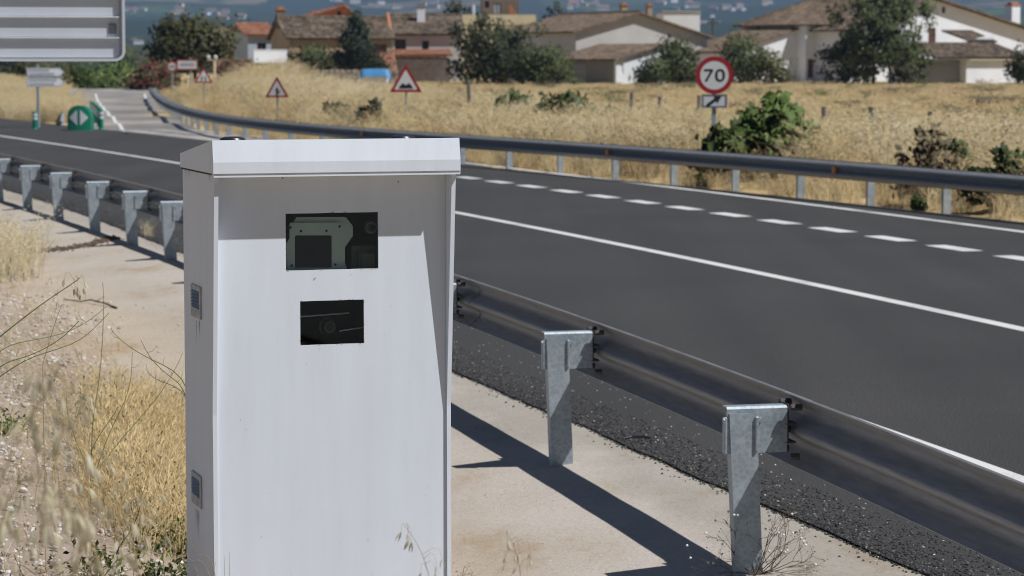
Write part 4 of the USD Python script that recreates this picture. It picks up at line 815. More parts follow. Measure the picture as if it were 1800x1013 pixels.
hc.wall([(0, -.5), (L, -.5), (L, ze), (0, ze)], 0, .22, 'wall_white', [(1420, 104, 1430, 137, 'shutter')], xz=True); hc.side(0, [(.221, -.5), (D, -.5), (D, ze), (.221, ze)], 'wall_white'); hc.side(L - .2, [(.221, -.5), (D, -.5), (D, ze), (.221, ze)], 'wall_white')
for y0 in (1.5, 6.2): obj('slit_window', bx(-.02, -.001, y0, y0 + .5, ze - .75, ze - .12), 'dark_glass', hc.p)
o = .5; A_, B_, C_, D_ = (-o, -o, ze), (L + o, -o, ze), (L + o, D + o, ze), (-o, D + o, ze); P1, P2 = (4.2, D / 2, zr), (L - 4.0, D / 2, zr)
hc.roof([A_, B_, P2, P1], 'tiles_tan'); hc.roof([D_, A_, P1, (4.2, D / 2 + .01, zr)], 'tiles_tan'); hc.roof([B_, C_, P2, (L - 4, D / 2 + .01, zr)], 'tiles_tan'); hc.roof([C_, D_, P1, P2], 'tiles_tan')
# its lower wing on the left: one slope, white side wall
zq = hc.at(1404, 52)[2]; W2 = 6.8; zlow = zq - 1.9
hc.wall([(-W2, -.5), (-.001, -.5), (-.001, zq), (-W2, zlow)], 1.2, .22, 'wall_white', xz=True); hc.side(-W2, [(1.421, -.5), (8, -.5), (8, zlow - .02), (1.421, zlow - .02)], 'wall_white')
hc.roof([(-W2 - .4, 8.4, zlow + .02), (-W2 - .4, .9, zlow + .02), (-.01, .9, zq + .12), (-.01, 8.4, zq + .12)], 'tiles_tan', 'wing_roof')
w = House('white_farmhouse', 'large white gabled farmhouse at the right edge with small dark windows', 1496, 216, .62)
rf = w.gable(1812, 52, -2, 1634, 12, 'wall_white', 'tiles_old', [(1656, 12, 1662, 23), (1632, 49, 1644.5, 79, 'shutter')], over=.7, v_eave2=56)
w.chimney(1773, 10, 1787, 40, 3.0, 'wall_white', rf)
an = House('farm_annex', 'low annex with two brown roofs, grey door and white wall at right', 1626, 206, .5, 'shed')
L = an.at(1800, 100)[0]; xm = an.at(1699, 100)[0]; ze = an.at(1700, 104)[2]; zr = an.at(1700, 77)[2] + .2
an.wall([(.2, -.4), (xm, -.4), (xm, ze - .1), (.2, ze - .1)], .8, .22, 'garage_grey', xz=True); an.wall([(xm + .001, -.4), (L, -.4), (L, ze), (xm + .001, ze)], 0, .22, 'wall_white', xz=True)
obj('garage_door', [bx(1.2 + k * .37, 1.2 + k * .37 + .35, .765, .7995, .02, ze - .45) for k in range(6)], 'garage_grey', an.p, kind='stuff')
an.side(xm, [(.2205, -.4), (5, -.4), (5, ze), (.2205, ze)], 'wall_white'); an.side(.2, [(1.03, -.4), (5, -.4), (5, ze), (1.03, ze)], 'wall_white')
an.roof([(xm - 3.2, -.4, ze + .1), (L + .4, -.4, ze + .1), (L + .4, 4.4, zr - .1), (.9, 4.4, zr - .1)], 'tiles_old'); obj('eave_board', bx(xm, L + .2, -.36, -.22, ze - .10, ze + .02), 'wall_cream', an.p)
x2 = an.at(1697, 60, 5)[0]; an.wall([(x2, -.2), (L + 1, -.2), (L + 1, zr + .6), (x2, zr - .02)], 5.02, .22, 'wall_white', xz=True); an.roof([(x2 + .3, 4.6, zr + .02), (L + 1, 4.6, zr + .02), (L + 1, 8, zr + .95), (x2 - .1, 8, zr + .95)], 'tiles_old')
# small walls and yard things
def wall_px(name, label, u0, v0, u1, v1, y, m, thick=.2, cat='wall', rot=0.0):
    s = House(name, label, u0, y, rot, cat); L = s.at(u1, 100)[0]; zt = s.at(u0, v0)[2]; zb = min(s.at(u0, v1)[2], 0)
    obj('wall', bx(0, L, 0, thick, zb - .3, zt), m, s.p); obj('coping', bx(-.03, L + .03, -.03, thick + .03, zt + .001, zt + .07), m, s.p); return s
wall_px('garden_wall', 'beige rendered garden wall right of the round tree', 378, 106, 442, 145, 166, 'wall_tan')
wall_px('white_screen', 'small plain white wall left of the green hedge', 446, 89, 505, 118, 206, 'wall_white', rot=.6)
wall_px('garden_wall', 'grey concrete wall below the small white wall', 440, 112, 536, 138, 200, 'wall_grey')
sw = House('stone_wall', 'rough dry stone wall behind the straw bank', 545, 198, .04, 'wall'); rs = R(8); L = sw.at(692, 100)[0]
x = 0.0
while x < L:
    wd = rs.uniform(.4, .8)
    for zz in (0.0, .4, .8): obj('stone', rbox(x + rs.uniform(0, .05), x + wd - .03, rs.uniform(-.05, .05), .5, zz + (-.4 if zz == 0 else 0), zz + .37 + rs.uniform(-.03, .02), .06), 'stone_wall', sw.p)
    x += wd
plain('tarp_blue', (.07, .25, .52), .45, vary=.2, scale=2)
tp = House('tarp_covered_stack', 'bright blue tarpaulin draped over a pale stack by the stone wall', 635, 194, .0, 'tarpaulin'); L = tp.at(684, 100)[0]; zt = tp.at(640, 121)[2]
xs, ys_ = np.meshgrid(np.linspace(-.1, L + .1, 24), np.linspace(-.6, 1.2, 12), indexing='ij')
dz = zt - .12 * (np.abs(ys_ - .3) ** 2) - .5 * smooth((np.abs(ys_ - .3) - .72) / .2) - .35 * smooth((np.abs(xs - L / 2) - L / 2 + .15) / .25) + .09 * (meshkit.noise(np.stack([xs * 2.5, ys_ * 2, 0 * xs], -1), 6) - .5)
obj('tarpaulin', grid(np.stack([xs, ys_, dz], -1)), 'tarp_blue', tp.p, smooth=True); obj('stack', rbox(.12, L - .12, -.3, .95, -.2, zt - .22, .05), 'wall_white', tp.p)
# utility pole behind the barn
pl = thing('utility_pole', 'dark wooden utility pole with crossarm right of the barn roof', 'pole', (*on_y(1253, 100, 330)[:2], 0)); zt = on_y(1253, 32, 330)[2]
obj('pole', cyl((0, 0, -.5), (0, 0, zt), .14, 8), 'bark', pl); obj('crossarm', rbox(-.9, .9, -.06, .06, zt - .7, zt - .55, .02), 'bark', pl)
for k in (-.8, 0, .8): obj('insulator', cyl((k, 0, zt - .549), (k, 0, zt - .38), .05, 6), 'wall_white', pl)
# houses far off on the hillside
def on_hill(u, v):
    d = ray(u, v); t = np.geomspace(700, 8500, 900); p = EYEP + d * (t / d[1])[:, None]; below = p[:, 2] < hill_z(p[:, 0], p[:, 1])
    return p[np.argmax(below)] if below.any() else None
hp = []
for k, (wm, rm) in enumerate((('wall_white', 'tiles_tan'), ('wall_pale', 'tiles_red'), ('wall_cream', 'tiles_red'))):
    hp.append((wm, 'tiles_tan' if k != 1 else rm))
rh = R(14); first = {}
spots_ = [(rh.normal(u, su), rh.normal(v, sv)) for u, v, su, sv, n in ((236, 20, 9, 2.5, 5), (318, 22, 12, 5, 6), (378, 28, 14, 5, 6), (430, 34, 16, 3, 4), (585, 4, 6, 2, 2), (668, 12, 20, 3, 5), (760, 8, 14, 4, 6), (1022, 12, 16, 4, 7), (1050, 15, 12, 3, 4), (1165, 6, 14, 3, 5), (1212, 12, 9, 4, 4), (1300, 19, 14, 3, 5), (1352, 6, 8, 3, 3), (1240, 30, 25, 8, 3), (250, 78, 10, 3, 2)) for _ in range(n)]
for k, (u, v) in enumerate(spots_):
    p = on_hill(u, max(v, 1.0))
    if p is None: continue
    j = k % 3; sc = rh.uniform(.8, 1.5) * np.clip(p[1] / 5200, .5, .9)
    if j not in first:
        t = thing('hillside_house', 'tiny pale house far off on the hazy hillside', 'house', p, rh.uniform(-.5, .5), 'houses on the far hillside', scale=sc)
        obj('wall', extrude(Polygon([(-5, -3), (5, -3), (5, 5), (-5, 5)]), 7), hp[j][0], t)
        obj('roof', moved(trimesh.convex.convex_hull(np.array([(-5.4, -.4, 5.01), (5.4, -.4, 5.01), (5.4, 7.4, 5.01), (-5.4, 7.4, 5.01), (-5.4, 3.5, 7.2), (5.4, 3.5, 7.2)])), (0, 0, 0)), hp[j][1], t); 
        for xx in (-3, 0, 3): obj('window', bx(xx - .5, xx + .5, -.06, -.002, 1.5, 3), 'dark_glass', t)
        first[j] = t
    else:
        c_ = copy_of(first[j], p, rh.uniform(-.6, .6), scale=sc * np.array([rh.uniform(.8, 1.6), 1, rh.uniform(.8, 1.2)]), name='hillside_house'); c_.GetPrim().GetReferences().AddInternalReference(first[j].GetPath()); c_.GetPrim().SetInstanceable(True)

# ------------------------------------------------------------------ road signs
plain('sign_white', (.62, .64, .67), .45, vary=.04)
plain('sign_red', (.30, .012, .025), .45, vary=.06)
plain('sign_black', (.012, .012, .014), .5)
plain('sign_back', (.40, .43, .46), .5, metal=.2)
plain('sign_grey_text', (.13, .14, .17), .6)
plain('sign_green', (.004, .20, .115), .45, vary=.1)
plain('sign_blue_edge', (.10, .13, .20), .5)
def tri(r, cz=0.0, rnd=0.0):
    p = Polygon([(r * math.sin(a), cz + r * math.cos(a)) for a in (0, 2 * math.pi / 3, 4 * math.pi / 3)]); return p.buffer(-rnd).buffer(rnd, quad_segs=6) if rnd else p
def pole(t, z0, z1, x=0.0, w=.05, y=.03):
    obj('pole', rbox(x - w / 2, x + w / 2, y, y + .04, z0, z1, .008), 'galvanised', t)
def triangle_sign(label, u, v0, v1, y, symbols, yaw=0.0):
    p = on_y(u, v1, y); s = y / FPX; H = (v1 - v0) * s; r = H / 1.5; g = float(ground_z(p[0], y))
    t = thing('warning_sign', label, 'road sign', (p[0], y, g), yaw); cz = p[2] - g + H / 3
    outer = tri(r, cz, .05 * r); inner = tri(r * .72, cz, .04 * r)
    obj('red_border', extrude(outer.difference(inner), .014), 'sign_red', t); obj('white_field', moved(extrude(inner.buffer(.002), .008), (0, .002, 0)), 'sign_white', t)
    obj('back_plate', moved(extrude(outer.buffer(-.005), .01), (0, .0145, 0)), 'sign_back', t)
    for sy in symbols: obj('symbol', moved(extrude(Polygon([(x * r, cz + z * r) for x, z in sy]), .003), (0, -.0015, 0)), 'sign_black', t)
    pole(t, -.4, cz + r * .6); return t
bump_sym = [(-.36, -.30), (-.36, -.20), (-.30, -.16), (-.24, -.06), (-.14, -.02), (-.06, -.08), (0, -.13), (.06, -.08), (.14, -.02), (.24, -.06), (.30, -.16), (.36, -.20), (.36, -.30)]
triangle_sign('red edged triangle sign with two black humps, uneven road', 713.5, 113, 162.5, 71, [bump_sym], .05)
cross_sym = [(-.07, -.34), (-.07, .0), (-.13, .0), (0, .26), (.13, .0), (.07, 0), (.07, -.12), (.2, -.02), (.25, -.1), (.07, -.24), (.07, -.34)]
triangle_sign('red edged triangle sign with a black side road arrow, left of the bumpy road sign', 487, 134.5, 171.5, 73, [cross_sym], -.1)
nar = [[(-.26, -.3), (-.22, .0), (-.14, .12), (-.08, .12), (-.1, .0), (-.12, -.3)], [(.26, -.3), (.22, .0), (.14, .12), (.08, .12), (.1, .0), (.12, -.3)]]
triangle_sign('small distant triangle sign with two black bars beside the village sign', 358, 118, 146, 97, nar, .1)
# 70 limit with arrow plate
p = on_y(1256, 132.5, 46.5); s = 46.5 / FPX; g = float(ground_z(p[0], 46.5)); t = thing('speed_limit_sign', 'round white 70 speed limit sign with red ring and arrow plate below', 'road sign', (p[0], 46.5, g), .03); cz = p[2] - g; r = 33 * s
ring = Point(0, cz).buffer(r, quad_segs=20).difference(Point(0, cz).buffer(r * .76, quad_segs=20))
obj('red_ring', extrude(ring, .014), 'sign_red', t); obj('white_disc', disc((0, .002, cz), r * .765, .008, 48), 'sign_white', t); obj('back_plate', disc((0, .0145, cz), r * .985, .01, 40), 'sign_back', t)
m = meshkit.text_mesh('70', r * .62, .003, True); m.vertices -= m.bounds.mean(0); v = m.vertices * [1.12, 1, 1]; m = tm(np.c_[v[:, 0], -v[:, 2] - .0005, v[:, 1] + cz], m.faces); obj('numerals', m, 'sign_black', t)
pw, ph = 21 * s, 10.5 * s; pz = on_y(1256, 178, 46.5)[2] - g
obj('arrow_plate', [moved(extrude(sbox(-pw, -ph, pw, ph).buffer(.01), .01), (0, 0, pz))], 'sign_white', t); obj('plate_edge', moved(extrude(sbox(-pw, -ph, pw, ph).buffer(.012).difference(sbox(-pw + .02, -ph + .02, pw - .02, ph - .02)), .002), (0, -.0023, pz)), 'sign_blue_edge', t)
ar = Polygon([(-.16, -.085), (-.12, -.11), (.03, -.0), (.06, -.04), (.14, .1), (-.01, .09), (.0, .05), (-.14, -.05)]); obj('arrow', moved(extrude(Polygon(np.array(ar.exterior.coords) * .95), .003), (0, -.0036, pz)), 'sign_black', t)
pole(t, -.4, cz + r * .7, w=.08)
# small distant signs at the top of the side road
p = on_y(302.5, 117, 150); t = thing('speed_limit_sign', 'small distant round 40 limit sign left of the village sign', 'road sign', (p[0], 150, float(ground_z(p[0], 150)))); cz = p[2] - float(ground_z(p[0], 150)); r = 9.5 * 150 / FPX
obj('red_ring', extrude(Point(0, cz).buffer(r, quad_segs=12).difference(Point(0, cz).buffer(r * .72, quad_segs=12)), .014), 'sign_red', t); obj('white_disc', disc((0, .002, cz), r * .73, .008, 32), 'sign_white', t); obj('back_plate', disc((0, .0145, cz), r * .98, .01, 24), 'sign_back', t)
m = meshkit.text_mesh('40', r * .62, .003, True); m.vertices -= m.bounds.mean(0); v = m.vertices; obj('numerals', tm(np.c_[v[:, 0], -v[:, 2] - .0005, v[:, 1] + cz], m.faces), 'sign_black', t); pole(t, -.4, cz + r * .6, w=.09)
p = on_y(329, 114, 146.5); g = float(ground_z(p[0], 146.5)); t = thing('village_sign', 'white rectangular village name sign on a grey pole', 'road sign', (p[0], 146.5, g)); cz = p[2] - g; k = 146.5 / FPX; hw, hh = 17.5 * k, 8 * k
obj('plate', moved(extrude(sbox(-hw, -hh, hw, hh).buffer(.03), .02), (0, 0, cz)), 'sign_white', t)
rt_ = R(3)
def blurred_word(x0, x1, z, h, n, y=-.003):
    """lettering that the photograph shows only as a row of strokes"""
    out = []; w = (x1 - x0) / n
    for i in range(n):
        a = x0 + i * w + w * .12; b_ = a + w * .68
        out += [bx(a, a + w * .2, y, y + .0025, z, z + h), bx(b_ - w * .2, b_, y, y + .0025, z, z + h)] + [bx(a + w * .2, b_ - w * .2, y, y + .0025, z + q * h, z + q * h + h * .18) for q in rt_.choice([0, .41, .82], 2, replace=False)]
    return out
obj('lettering', blurred_word(-hw * .72, hw * .72, cz - hh * .32, hh * .64, 8), 'sign_grey_text', t, kind='stuff'); obj('frame', moved(extrude(sbox(-hw, -hh, hw, hh).buffer(.03).difference(sbox(-hw + .03, -hh + .03, hw - .03, hh - .03)), .003), (0, -.004, cz)), 'sign_red', t); pole(t, -.4, cz + hh + .12, x=6 * k, w=.1)
# post with a pair of lamps
p = on_y(373, 110, 158); g = float(ground_z(p[0], 158)); t = thing('lamp_post', 'pale post carrying a pair of small white lamps by the garden wall', 'lamp post', (p[0], 158, g)); z1 = on_y(373, 107, 158)[2] - g
obj('post', cyl((0.12, 0, -.3), (.12, 0, z1), .09, 10), 'wall_cream', t); obj('bracket', rbox(-.3, .3, -.05, .05, z1 + .001, z1 + .09, .02), 'wall_cream', t)
for x in (-.22, .2): obj('lamp', moved(trimesh.creation.icosphere(2, .12), (x, 0, z1 + .21)), 'sign_white', t, smooth=True)
# pair of white arrow signs
p = on_y(67, 135, 80); g = float(ground_z(p[0], 80)); t = thing('direction_sign', 'pair of white arrow direction signs on one grey pole', 'road sign', (p[0], 80, g), .4); k = 80 / FPX
for i, (v0, v1) in enumerate(((119.5, 135), (136.5, 153))):
    z0, z1 = on_y(67, v1, 80)[2] - g, on_y(67, v0, 80)[2] - g; x0, x1, x2 = -20 * k, 39 * k, 47 * k
    pl_ = Polygon([(x0, z0), (x1, z0), (x2, (z0 + z1) / 2), (x1, z1), (x0, z1)])
    sg = obj('arrow_panel', extrude(pl_, .02), 'sign_white', t)
    obj('edge_band', moved(extrude(pl_.buffer(-.012).difference(pl_.buffer(-.03)), .002), (0, -.0022, 0)), 'sign_grey_text', sg)
    h = (z1 - z0) * .27
    obj('lettering', blurred_word(x0 + .07, x0 + .07 + (.62 if i == 0 else .85), z0 + (z1 - z0) * .56, h, 7 if i == 0 else 10) + blurred_word(x0 + .07, x0 + .85 - .0 * i, z0 + (z1 - z0) * .16, h, 11), 'sign_grey_text', sg, kind='stuff')
obj('pole', cyl((0, .05, -.4), (0, .05, on_y(67, 113, 80)[2] - g), .045, 10), 'galvanised', t)
# green nose marker and green posts
p = on_y(138.5, 231, 76.5); t = thing('nose_marker', 'rounded green traffic nose marker with two white triangles', 'traffic marker', (p[0], 76.5, -.01), .0); r = 20.5 * 76.5 / FPX; H = 45 * 76.5 / FPX
out = [(-r, 0)] + [(-r * math.cos(a), H - r * .98 + r * .98 * math.sin(a)) for a in np.linspace(0, math.pi, 24)] + [(r, 0)]
m = extrude(Polygon(out), .5); v = m.vertices.copy(); v[:, 1] = v[:, 1] + .05 * (v[:, 0] / r) ** 2 * (v[:, 1] < .25); m.vertices = v
front = grid(np.stack([np.stack([np.full(9, x), .05 * (x / r) ** 2 + 0 * np.linspace(0, 1, 9), np.linspace(0, 1, 9) * (H - r * .98 + r * .98 * math.sqrt(max(0, 1 - (x / r) ** 2)))], -1) for x in np.linspace(-r, r, 25)]))
back = front.copy(); back.vertices = back.vertices * [.96, 0, .97] + [0, .75, 0]; back.invert()
edge = [np.array([(x, .05 * (x / r) ** 2, H - r * .98 + r * .98 * math.sqrt(max(0, 1 - (x / r) ** 2))), ]) for x in np.linspace(-r, r, 25)]; E = np.vstack(edge); E2 = E * [.96, 0, .97] + [0, .75, 0]
obj('shell', [front, back, grid(np.stack([E, E2], 1)), grid(np.stack([np.array([(-r, .05, 0), (-r, .05, E[0][2])]), np.array([(-r * .96, .75, 0), (-r * .96, .75, E2[0][2])])], 1)), grid(np.stack([np.array([(r, .05, 0), (r, .05, E[-1][2])]), np.array([(r * .96, .75, 0), (r * .96, .75, E2[-1][2])])], 1))], 'sign_green', t, smooth=30)
for sx in (-1, 1):
    P = []
    for q in np.linspace(0, 1, 6):
        x = sx * r * (.12 + .66 * q); hh = H * .31 * (1 - q * .92); P.append([(x, .05 * (x / r) ** 2 - .008, H * .52 - hh), (x, .05 * (x / r) ** 2 - .008, H * .52 + hh)])
    obj('white_triangle', grid(np.array(P)), 'sign_white', t)
rg = R(12)
gp = None
def green_post(loc, H, label, group=None):
    t = thing('green_post', label, 'bollard', loc, 0, group)
    obj('body', trimesh.creation.revolve(np.array([[0, -.05], [.09, -.05], [.09, .03], [.075, .05], [.075, H - .03], [.06, H], [0, H + .005]]), sections=16), 'sign_green', t, smooth=35)
    for z in (.55, .75): obj('white_band', trimesh.creation.revolve(np.array([[.0765, H * z], [.0775, H * z], [.0775, H * z + .08], [.0765, H * z + .08]]), sections=16), 'sign_white', t)
    return t
gp = None
for k in range(7):
    yv = 77.6 + k * 2.4; u = 176 - k * 2.7; p = on_y(u, 100, yv)
    if gp is None: gp = green_post((p[0], yv, -.02), .62, 'low green flexible post in the row behind the nose marker', 'green posts behind the nose marker')
    else: c_ = copy_of(gp, (p[0], yv, -.02), name='green_post'); c_.GetPrim().GetReferences().AddInternalReference(gp.GetPath()); c_.GetPrim().SetInstanceable(True)
p = on_y(61.5, 228, 78.5); green_post((p[0], 78.5, -.03), .55, 'single green post at the foot of the arrow signs pole')
# guardrail end and post left of the side road
end_x = lambda y: np.interp(y, [82, 92, 104, 120], [on_y(104, 100, 82)[0], on_y(113, 100, 92)[0], on_y(121, 100, 104)[0], on_y(131, 100, 120)[0]])
ge = thing('guardrail_end', 'short grey guardrail sinking to the ground left of the side road', 'guardrail')
e_, z_ = beam_profile(); yv = np.linspace(82, 120, 30); zc = np.interp(yv, [82, 92, 104, 120], [.02, .40, .52, .55])
obj('beam', grid(np.stack([np.stack([end_x(yv) + ee, yv, zc + zz], -1) for ee, zz in zip(e_, z_)], 1)[:, ::-1]), 'galvanised', ge, smooth=40)
for y in np.arange(90, 121, 4.0): obj('post', moved(c_post(float(np.interp(y, yv, zc)) + .3), (float(end_x(y)) - .12, y, -.3)), 'galvanised', ge)
# the big panel seen from behind
yb = 23.0; p = on_y(217, 108, yb); BR = .20
bp = thing('road_sign_panel', 'back of a big slatted metal road sign at the top left', 'road sign', (p[0], yb + .1, 0), BR)
zb = p[2]; Wp = 3.4; sl_h = 36.2 * yb / FPX; n = 7; rim = .024
plain('panel_back', (.56, .60, .66), .5, metal=.15, vary=.05, scale=2)
for i in range(n):
    z0 = zb + .03 + i * sl_h; pr_ = [(0, z0 + .004), (0, z0 + sl_h * .93), (-.033, z0 + sl_h * .93), (-.038, z0 + sl_h * .965), (-.033, z0 + sl_h - .001), (.012, z0 + sl_h - .001), (.012, z0 + .004)]
    m = extrude(Polygon(pr_), Wp - .10, 'x'); m.apply_translation((-Wp + .05, 0, 0)); obj('slat', m, 'panel_back', bp)
Hp = n * sl_h + .05; o1 = sbox(-Wp, zb, 0, zb + Hp).buffer(-.09).buffer(.09, quad_segs=8); o2 = o1.buffer(-rim)
obj('frame', moved(extrude(o1.difference(o2), .073), (0, -.054, 0)), 'panel_back', bp)
obj('front_sheet', moved(extrude(o1.buffer(-.002), .003), (0, .0195, 0)), 'sign_white', bp)
s0 = np.array(on_y(188, 42, yb)) - [p[0], 0, 0]; s1 = np.array(on_y(201, 60, yb)) - [p[0], 0, 0]
st_ = obj('sticker', bx(s0[0], s1[0], -.0115, -.0005, s1[2], s0[2]), 'sign_grey_text', bp, label='small dark printed sticker')
for k in range(4): obj('sticker_stripe', bx(s0[0] + .008 + k * .016, s0[0] + .014 + k * .016, -.0125, -.0118, s1[2] + .006, s0[2] - .006), 'sign_black', st_)
for x in (-1.35, -2.8): obj('post', rbox(x - .05, x + .05, -.19, -.055, -.4, zb + Hp - .1, .01), 'galvanised', bp)
# wooden fence stakes in the field edge
plain('old_wood', (.16, .145, .135), .95, vary=.25, scale=12)
fs = [(827, 140, 165, 74), (1107, 162, 192, 68), (1160, 170, 196, 66), (1225, 168, 198, 64), (1446, 188, 238, 55), (1535, 188, 230, 53), (1636, 196, 235, 50), (1762, 205, 252, 47)]
fl = ['leftmost thin grey fence stake in the straw left of the dark tree', 'thin fence stake right of the middle green bramble', 'short weathered stake between the bramble and the 70 sign', 'weathered stake just left of the 70 sign plate', 'tall grey wooden stake right of the large green shrub', 'low pale stake half hidden in pale straw', 'grey stake above the dark green broom bush', 'rightmost tall dark fence stake near the edge of the view']
for (u, v0, v1, y), lb in zip(fs, fl):
    b = on_y(u, v0, y); g = float(ground_z(b[0], y)); t = thing('fence_stake', lb, 'stake', (b[0], y, g)); rr_ = R(int(u)); a = rr_.normal(0, .02, 2); H = b[2] - g
    obj('stake', tube([(0, 0, -.3), (a[0] * H, a[1] * H, H * .5), (a[0] * 2 * H, a[1] * 2 * H, H)], [.06, .055, .05], 7), 'old_wood', t); obj('wire_staple', cyl((-.06 + a[0] * H, -.06, H * .8), (.06 + a[0] * H, -.06, H * .8), .006, 5), 'galvanised', t)
# ------------------------------------------------------------------ gravel, grit and plants of the near verge
mat('pebble', {'o': ('object_info', {}), 'g': ('geometry', {}), 'n': ('noise_texture', {'scale': 90.0, 'detail': 3.0}), 'a': ('math', {'math_type': 'multiply_add', 'value2': .35}), 'k': ('math', {'math_type': 'multiply', 'value2': .75}),
    'r': ('rgb_ramp', {'ramp': [(.10, (.22, .17, .14)), (.35, (.40, .34, .30)), (.6, (.53, .48, .44)), (.9, (.66, .63, .60))]}), 'p': ('principled_bsdf', {'roughness': .9, 'specular_ior_level': .2})},
    [('o.random', 'k.value1'), ('g.position', 'n.vector'), ('n.fac', 'a.value1'), ('k.value', 'a.value3'), ('a.value', 'r.fac'), ('r.color', 'p.base_color')])
mat('dark_chip', {'o': ('object_info', {}), 'r': ('rgb_ramp', {'ramp': [(0, (.018, .018, .019)), (.8, (.06, .058, .057)), (.93, (.11, .105, .10)), (1, (.26, .25, .24))]}), 'p': ('principled_bsdf', {'roughness': .75, 'specular_ior_level': .35})}, [('o.random', 'r.fac'), ('r.color', 'p.base_color')])
leafy('bromus', (.45, .33, .16), (.76, .60, .34), .1, .7, 3.0)
leafy('oat_husk', (.58, .53, .38), (.84, .79, .63), .4, .5, 4.0)
leafy('stem_green', (.12, .16, .045), (.22, .26, .085), .1, .6, 4.0)
leafy('stem_straw', (.36, .28, .13), (.54, .44, .24), .2, .6, 4.0)
plain('twig_brown', (.11, .075, .05), .9, vary=.3, scale=30)
plain('white_petal', (.75, .74, .68), .8)
def stone(seed, sub=1):
    m = trimesh.creation.icosphere(sub, 1.0); r_ = R(seed); v = m.vertices * (1 + .28 * (meshkit.noise(m.vertices * 1.3 + seed * 7.1, seed) - .5))[:, None]
    for _ in range(4):                     # broken faces
        n = r_.normal(0, 1, 3); n /= np.linalg.norm(n); k = v @ n; v = v - np.maximum(k - r_.uniform(.5, .75), 0)[:, None] * n
    m.vertices = v * [1, r_.uniform(.65, .9), r_.uniform(.45, .7)]; return m
rg = R(41)
def verge_points(n, y0, y1, t0, t1, keep=None):
    y = rg.uniform(y0, y1, n); t = rg.uniform(t0, t1, n); q = np.stack([offset(rail_x, np.array([b]), -a)[0] for a, b in zip(t, y)])
    m = np.abs(q[:, 0]) < .215 * q[:, 1] + .25
    if keep is not None: m &= keep(t, q)
    q = q[m]; return np.c_[q, verge_z(q)], t[m]
def gravel_keep(t, q):
    n = meshkit.fbm(np.c_[q * .9, 0 * q[:, 0]], 3, 33)
    return rg.rand(len(t)) < np.clip((t - 1.75 + (n - .5) * 1.6) / .7, .015, 1) * np.clip(.45 + 1.6 * (n - .3), .2, 1)
G, tg = verge_points(46000, 8.2, 27, 1.0, 6.5, gravel_keep)
sz = .006 + .017 * rg.rand(len(G)) ** 2.6; G[:, 2] += sz * .15
instancer('gravel', [(stone(i), 'pebble') for i in range(6)], G, rg.uniform(0, 6.28, len(G)), sz, rg.randint(0, 6, len(G)), tilt=rg.normal(0, .3, (len(G), 2)), label='pale pinkish gravel and broken stones on the bank at left', cat='gravel', kind='stuff')
# loose stones and crumbs on the sand right of the cabinet
S_, ts = verge_points(1500, 9.5, 24, .1, 2.4, lambda t, q: rg.rand(len(t)) < np.clip(t / 2.4, .1, 1))
instancer('loose_grit', [(stone(20 + i), 'pebble') for i in range(3)] + [(stone(25), 'twig_brown')], S_, rg.uniform(0, 6.28, len(S_)), rg.uniform(.002, .007, len(S_)), rg.randint(0, 4, len(S_)), label='sparse small stones and crumbs lying on the pale sand', cat='grit', kind='stuff')
# crumbling coarse edge of the asphalt
n = 26000; y = 8 + 38 * rg.rand(n) ** 1.6; o = np.where(rg.rand(n) < .5, np.abs(rg.normal(0, .11, n)) - .02, rg.uniform(-.03, .42, n)) ; o = np.where(rg.rand(n) < .02, -np.abs(rg.normal(0, .06, n)), o)
base = offset(edge_x, y, 0); wv = np.interp(y, yy, wob); base[:, 0] += wv; sl_ = slope(edge_x, y); L_ = np.sqrt(1 + sl_ ** 2); q = np.c_[base[:, 0] + o / L_, base[:, 1] - o * sl_ / L_]
zz = np.where(o > 0, .001, np.array(verge_z(q)) + .002)
instancer('asphalt_grit', [(stone(40 + i), 'dark_chip') for i in range(4)], np.c_[q, zz], rg.uniform(0, 6.28, n), rg.uniform(.004, .0095, n), rg.randint(0, 4, n), tilt=rg.normal(0, .5, (n, 2)), label='coarse dark stone chips along the crumbling asphalt edge', cat='asphalt edge', kind='stuff')
n = 900; y = 9 + 30 * rg.rand(n) ** 1.5; o = rg.uniform(.35, 1.3, n); q = offset(rail_x, y, .3 + o - .3)
instancer('white_specks', [(stone(50 + i), 'white_petal') for i in range(2)], np.c_[q, np.full(n, .001)], rg.uniform(0, 6.28, n), rg.uniform(.0025, .006, n), rg.randint(0, 2, n), label='tiny pale stone specks scattered on the road shoulder', cat='grit', kind='stuff')
# dark streak of grit washed over the sand at left
px_ = np.array([(-20, 452), (20, 455), (70, 461), (130, 460), (170, 455), (203, 447)], float); k = np.linspace(0, 1, 1600); u = np.interp(k, np.linspace(0, 1, 6), px_[:, 0]); v = np.interp(k, np.linspace(0, 1, 6), px_[:, 1])
Q = np.array([on_z(a, b, -.11) for a, b in zip(u, v)]); Q[:, :2] += rg.normal(0, 1, (1600, 2)) * [.06, .13]; Q[:, 2] = verge_z(Q) + .004
instancer('dark_grit_streak', [(stone(60 + i), 'twig_brown') for i in range(3)], Q, rg.uniform(0, 6.28, 1600), rg.uniform(.008, .022, 1600), rg.randint(0, 3, 1600), label='dark curved streak of grit across the sand behind the left posts', cat='grit', kind='stuff')
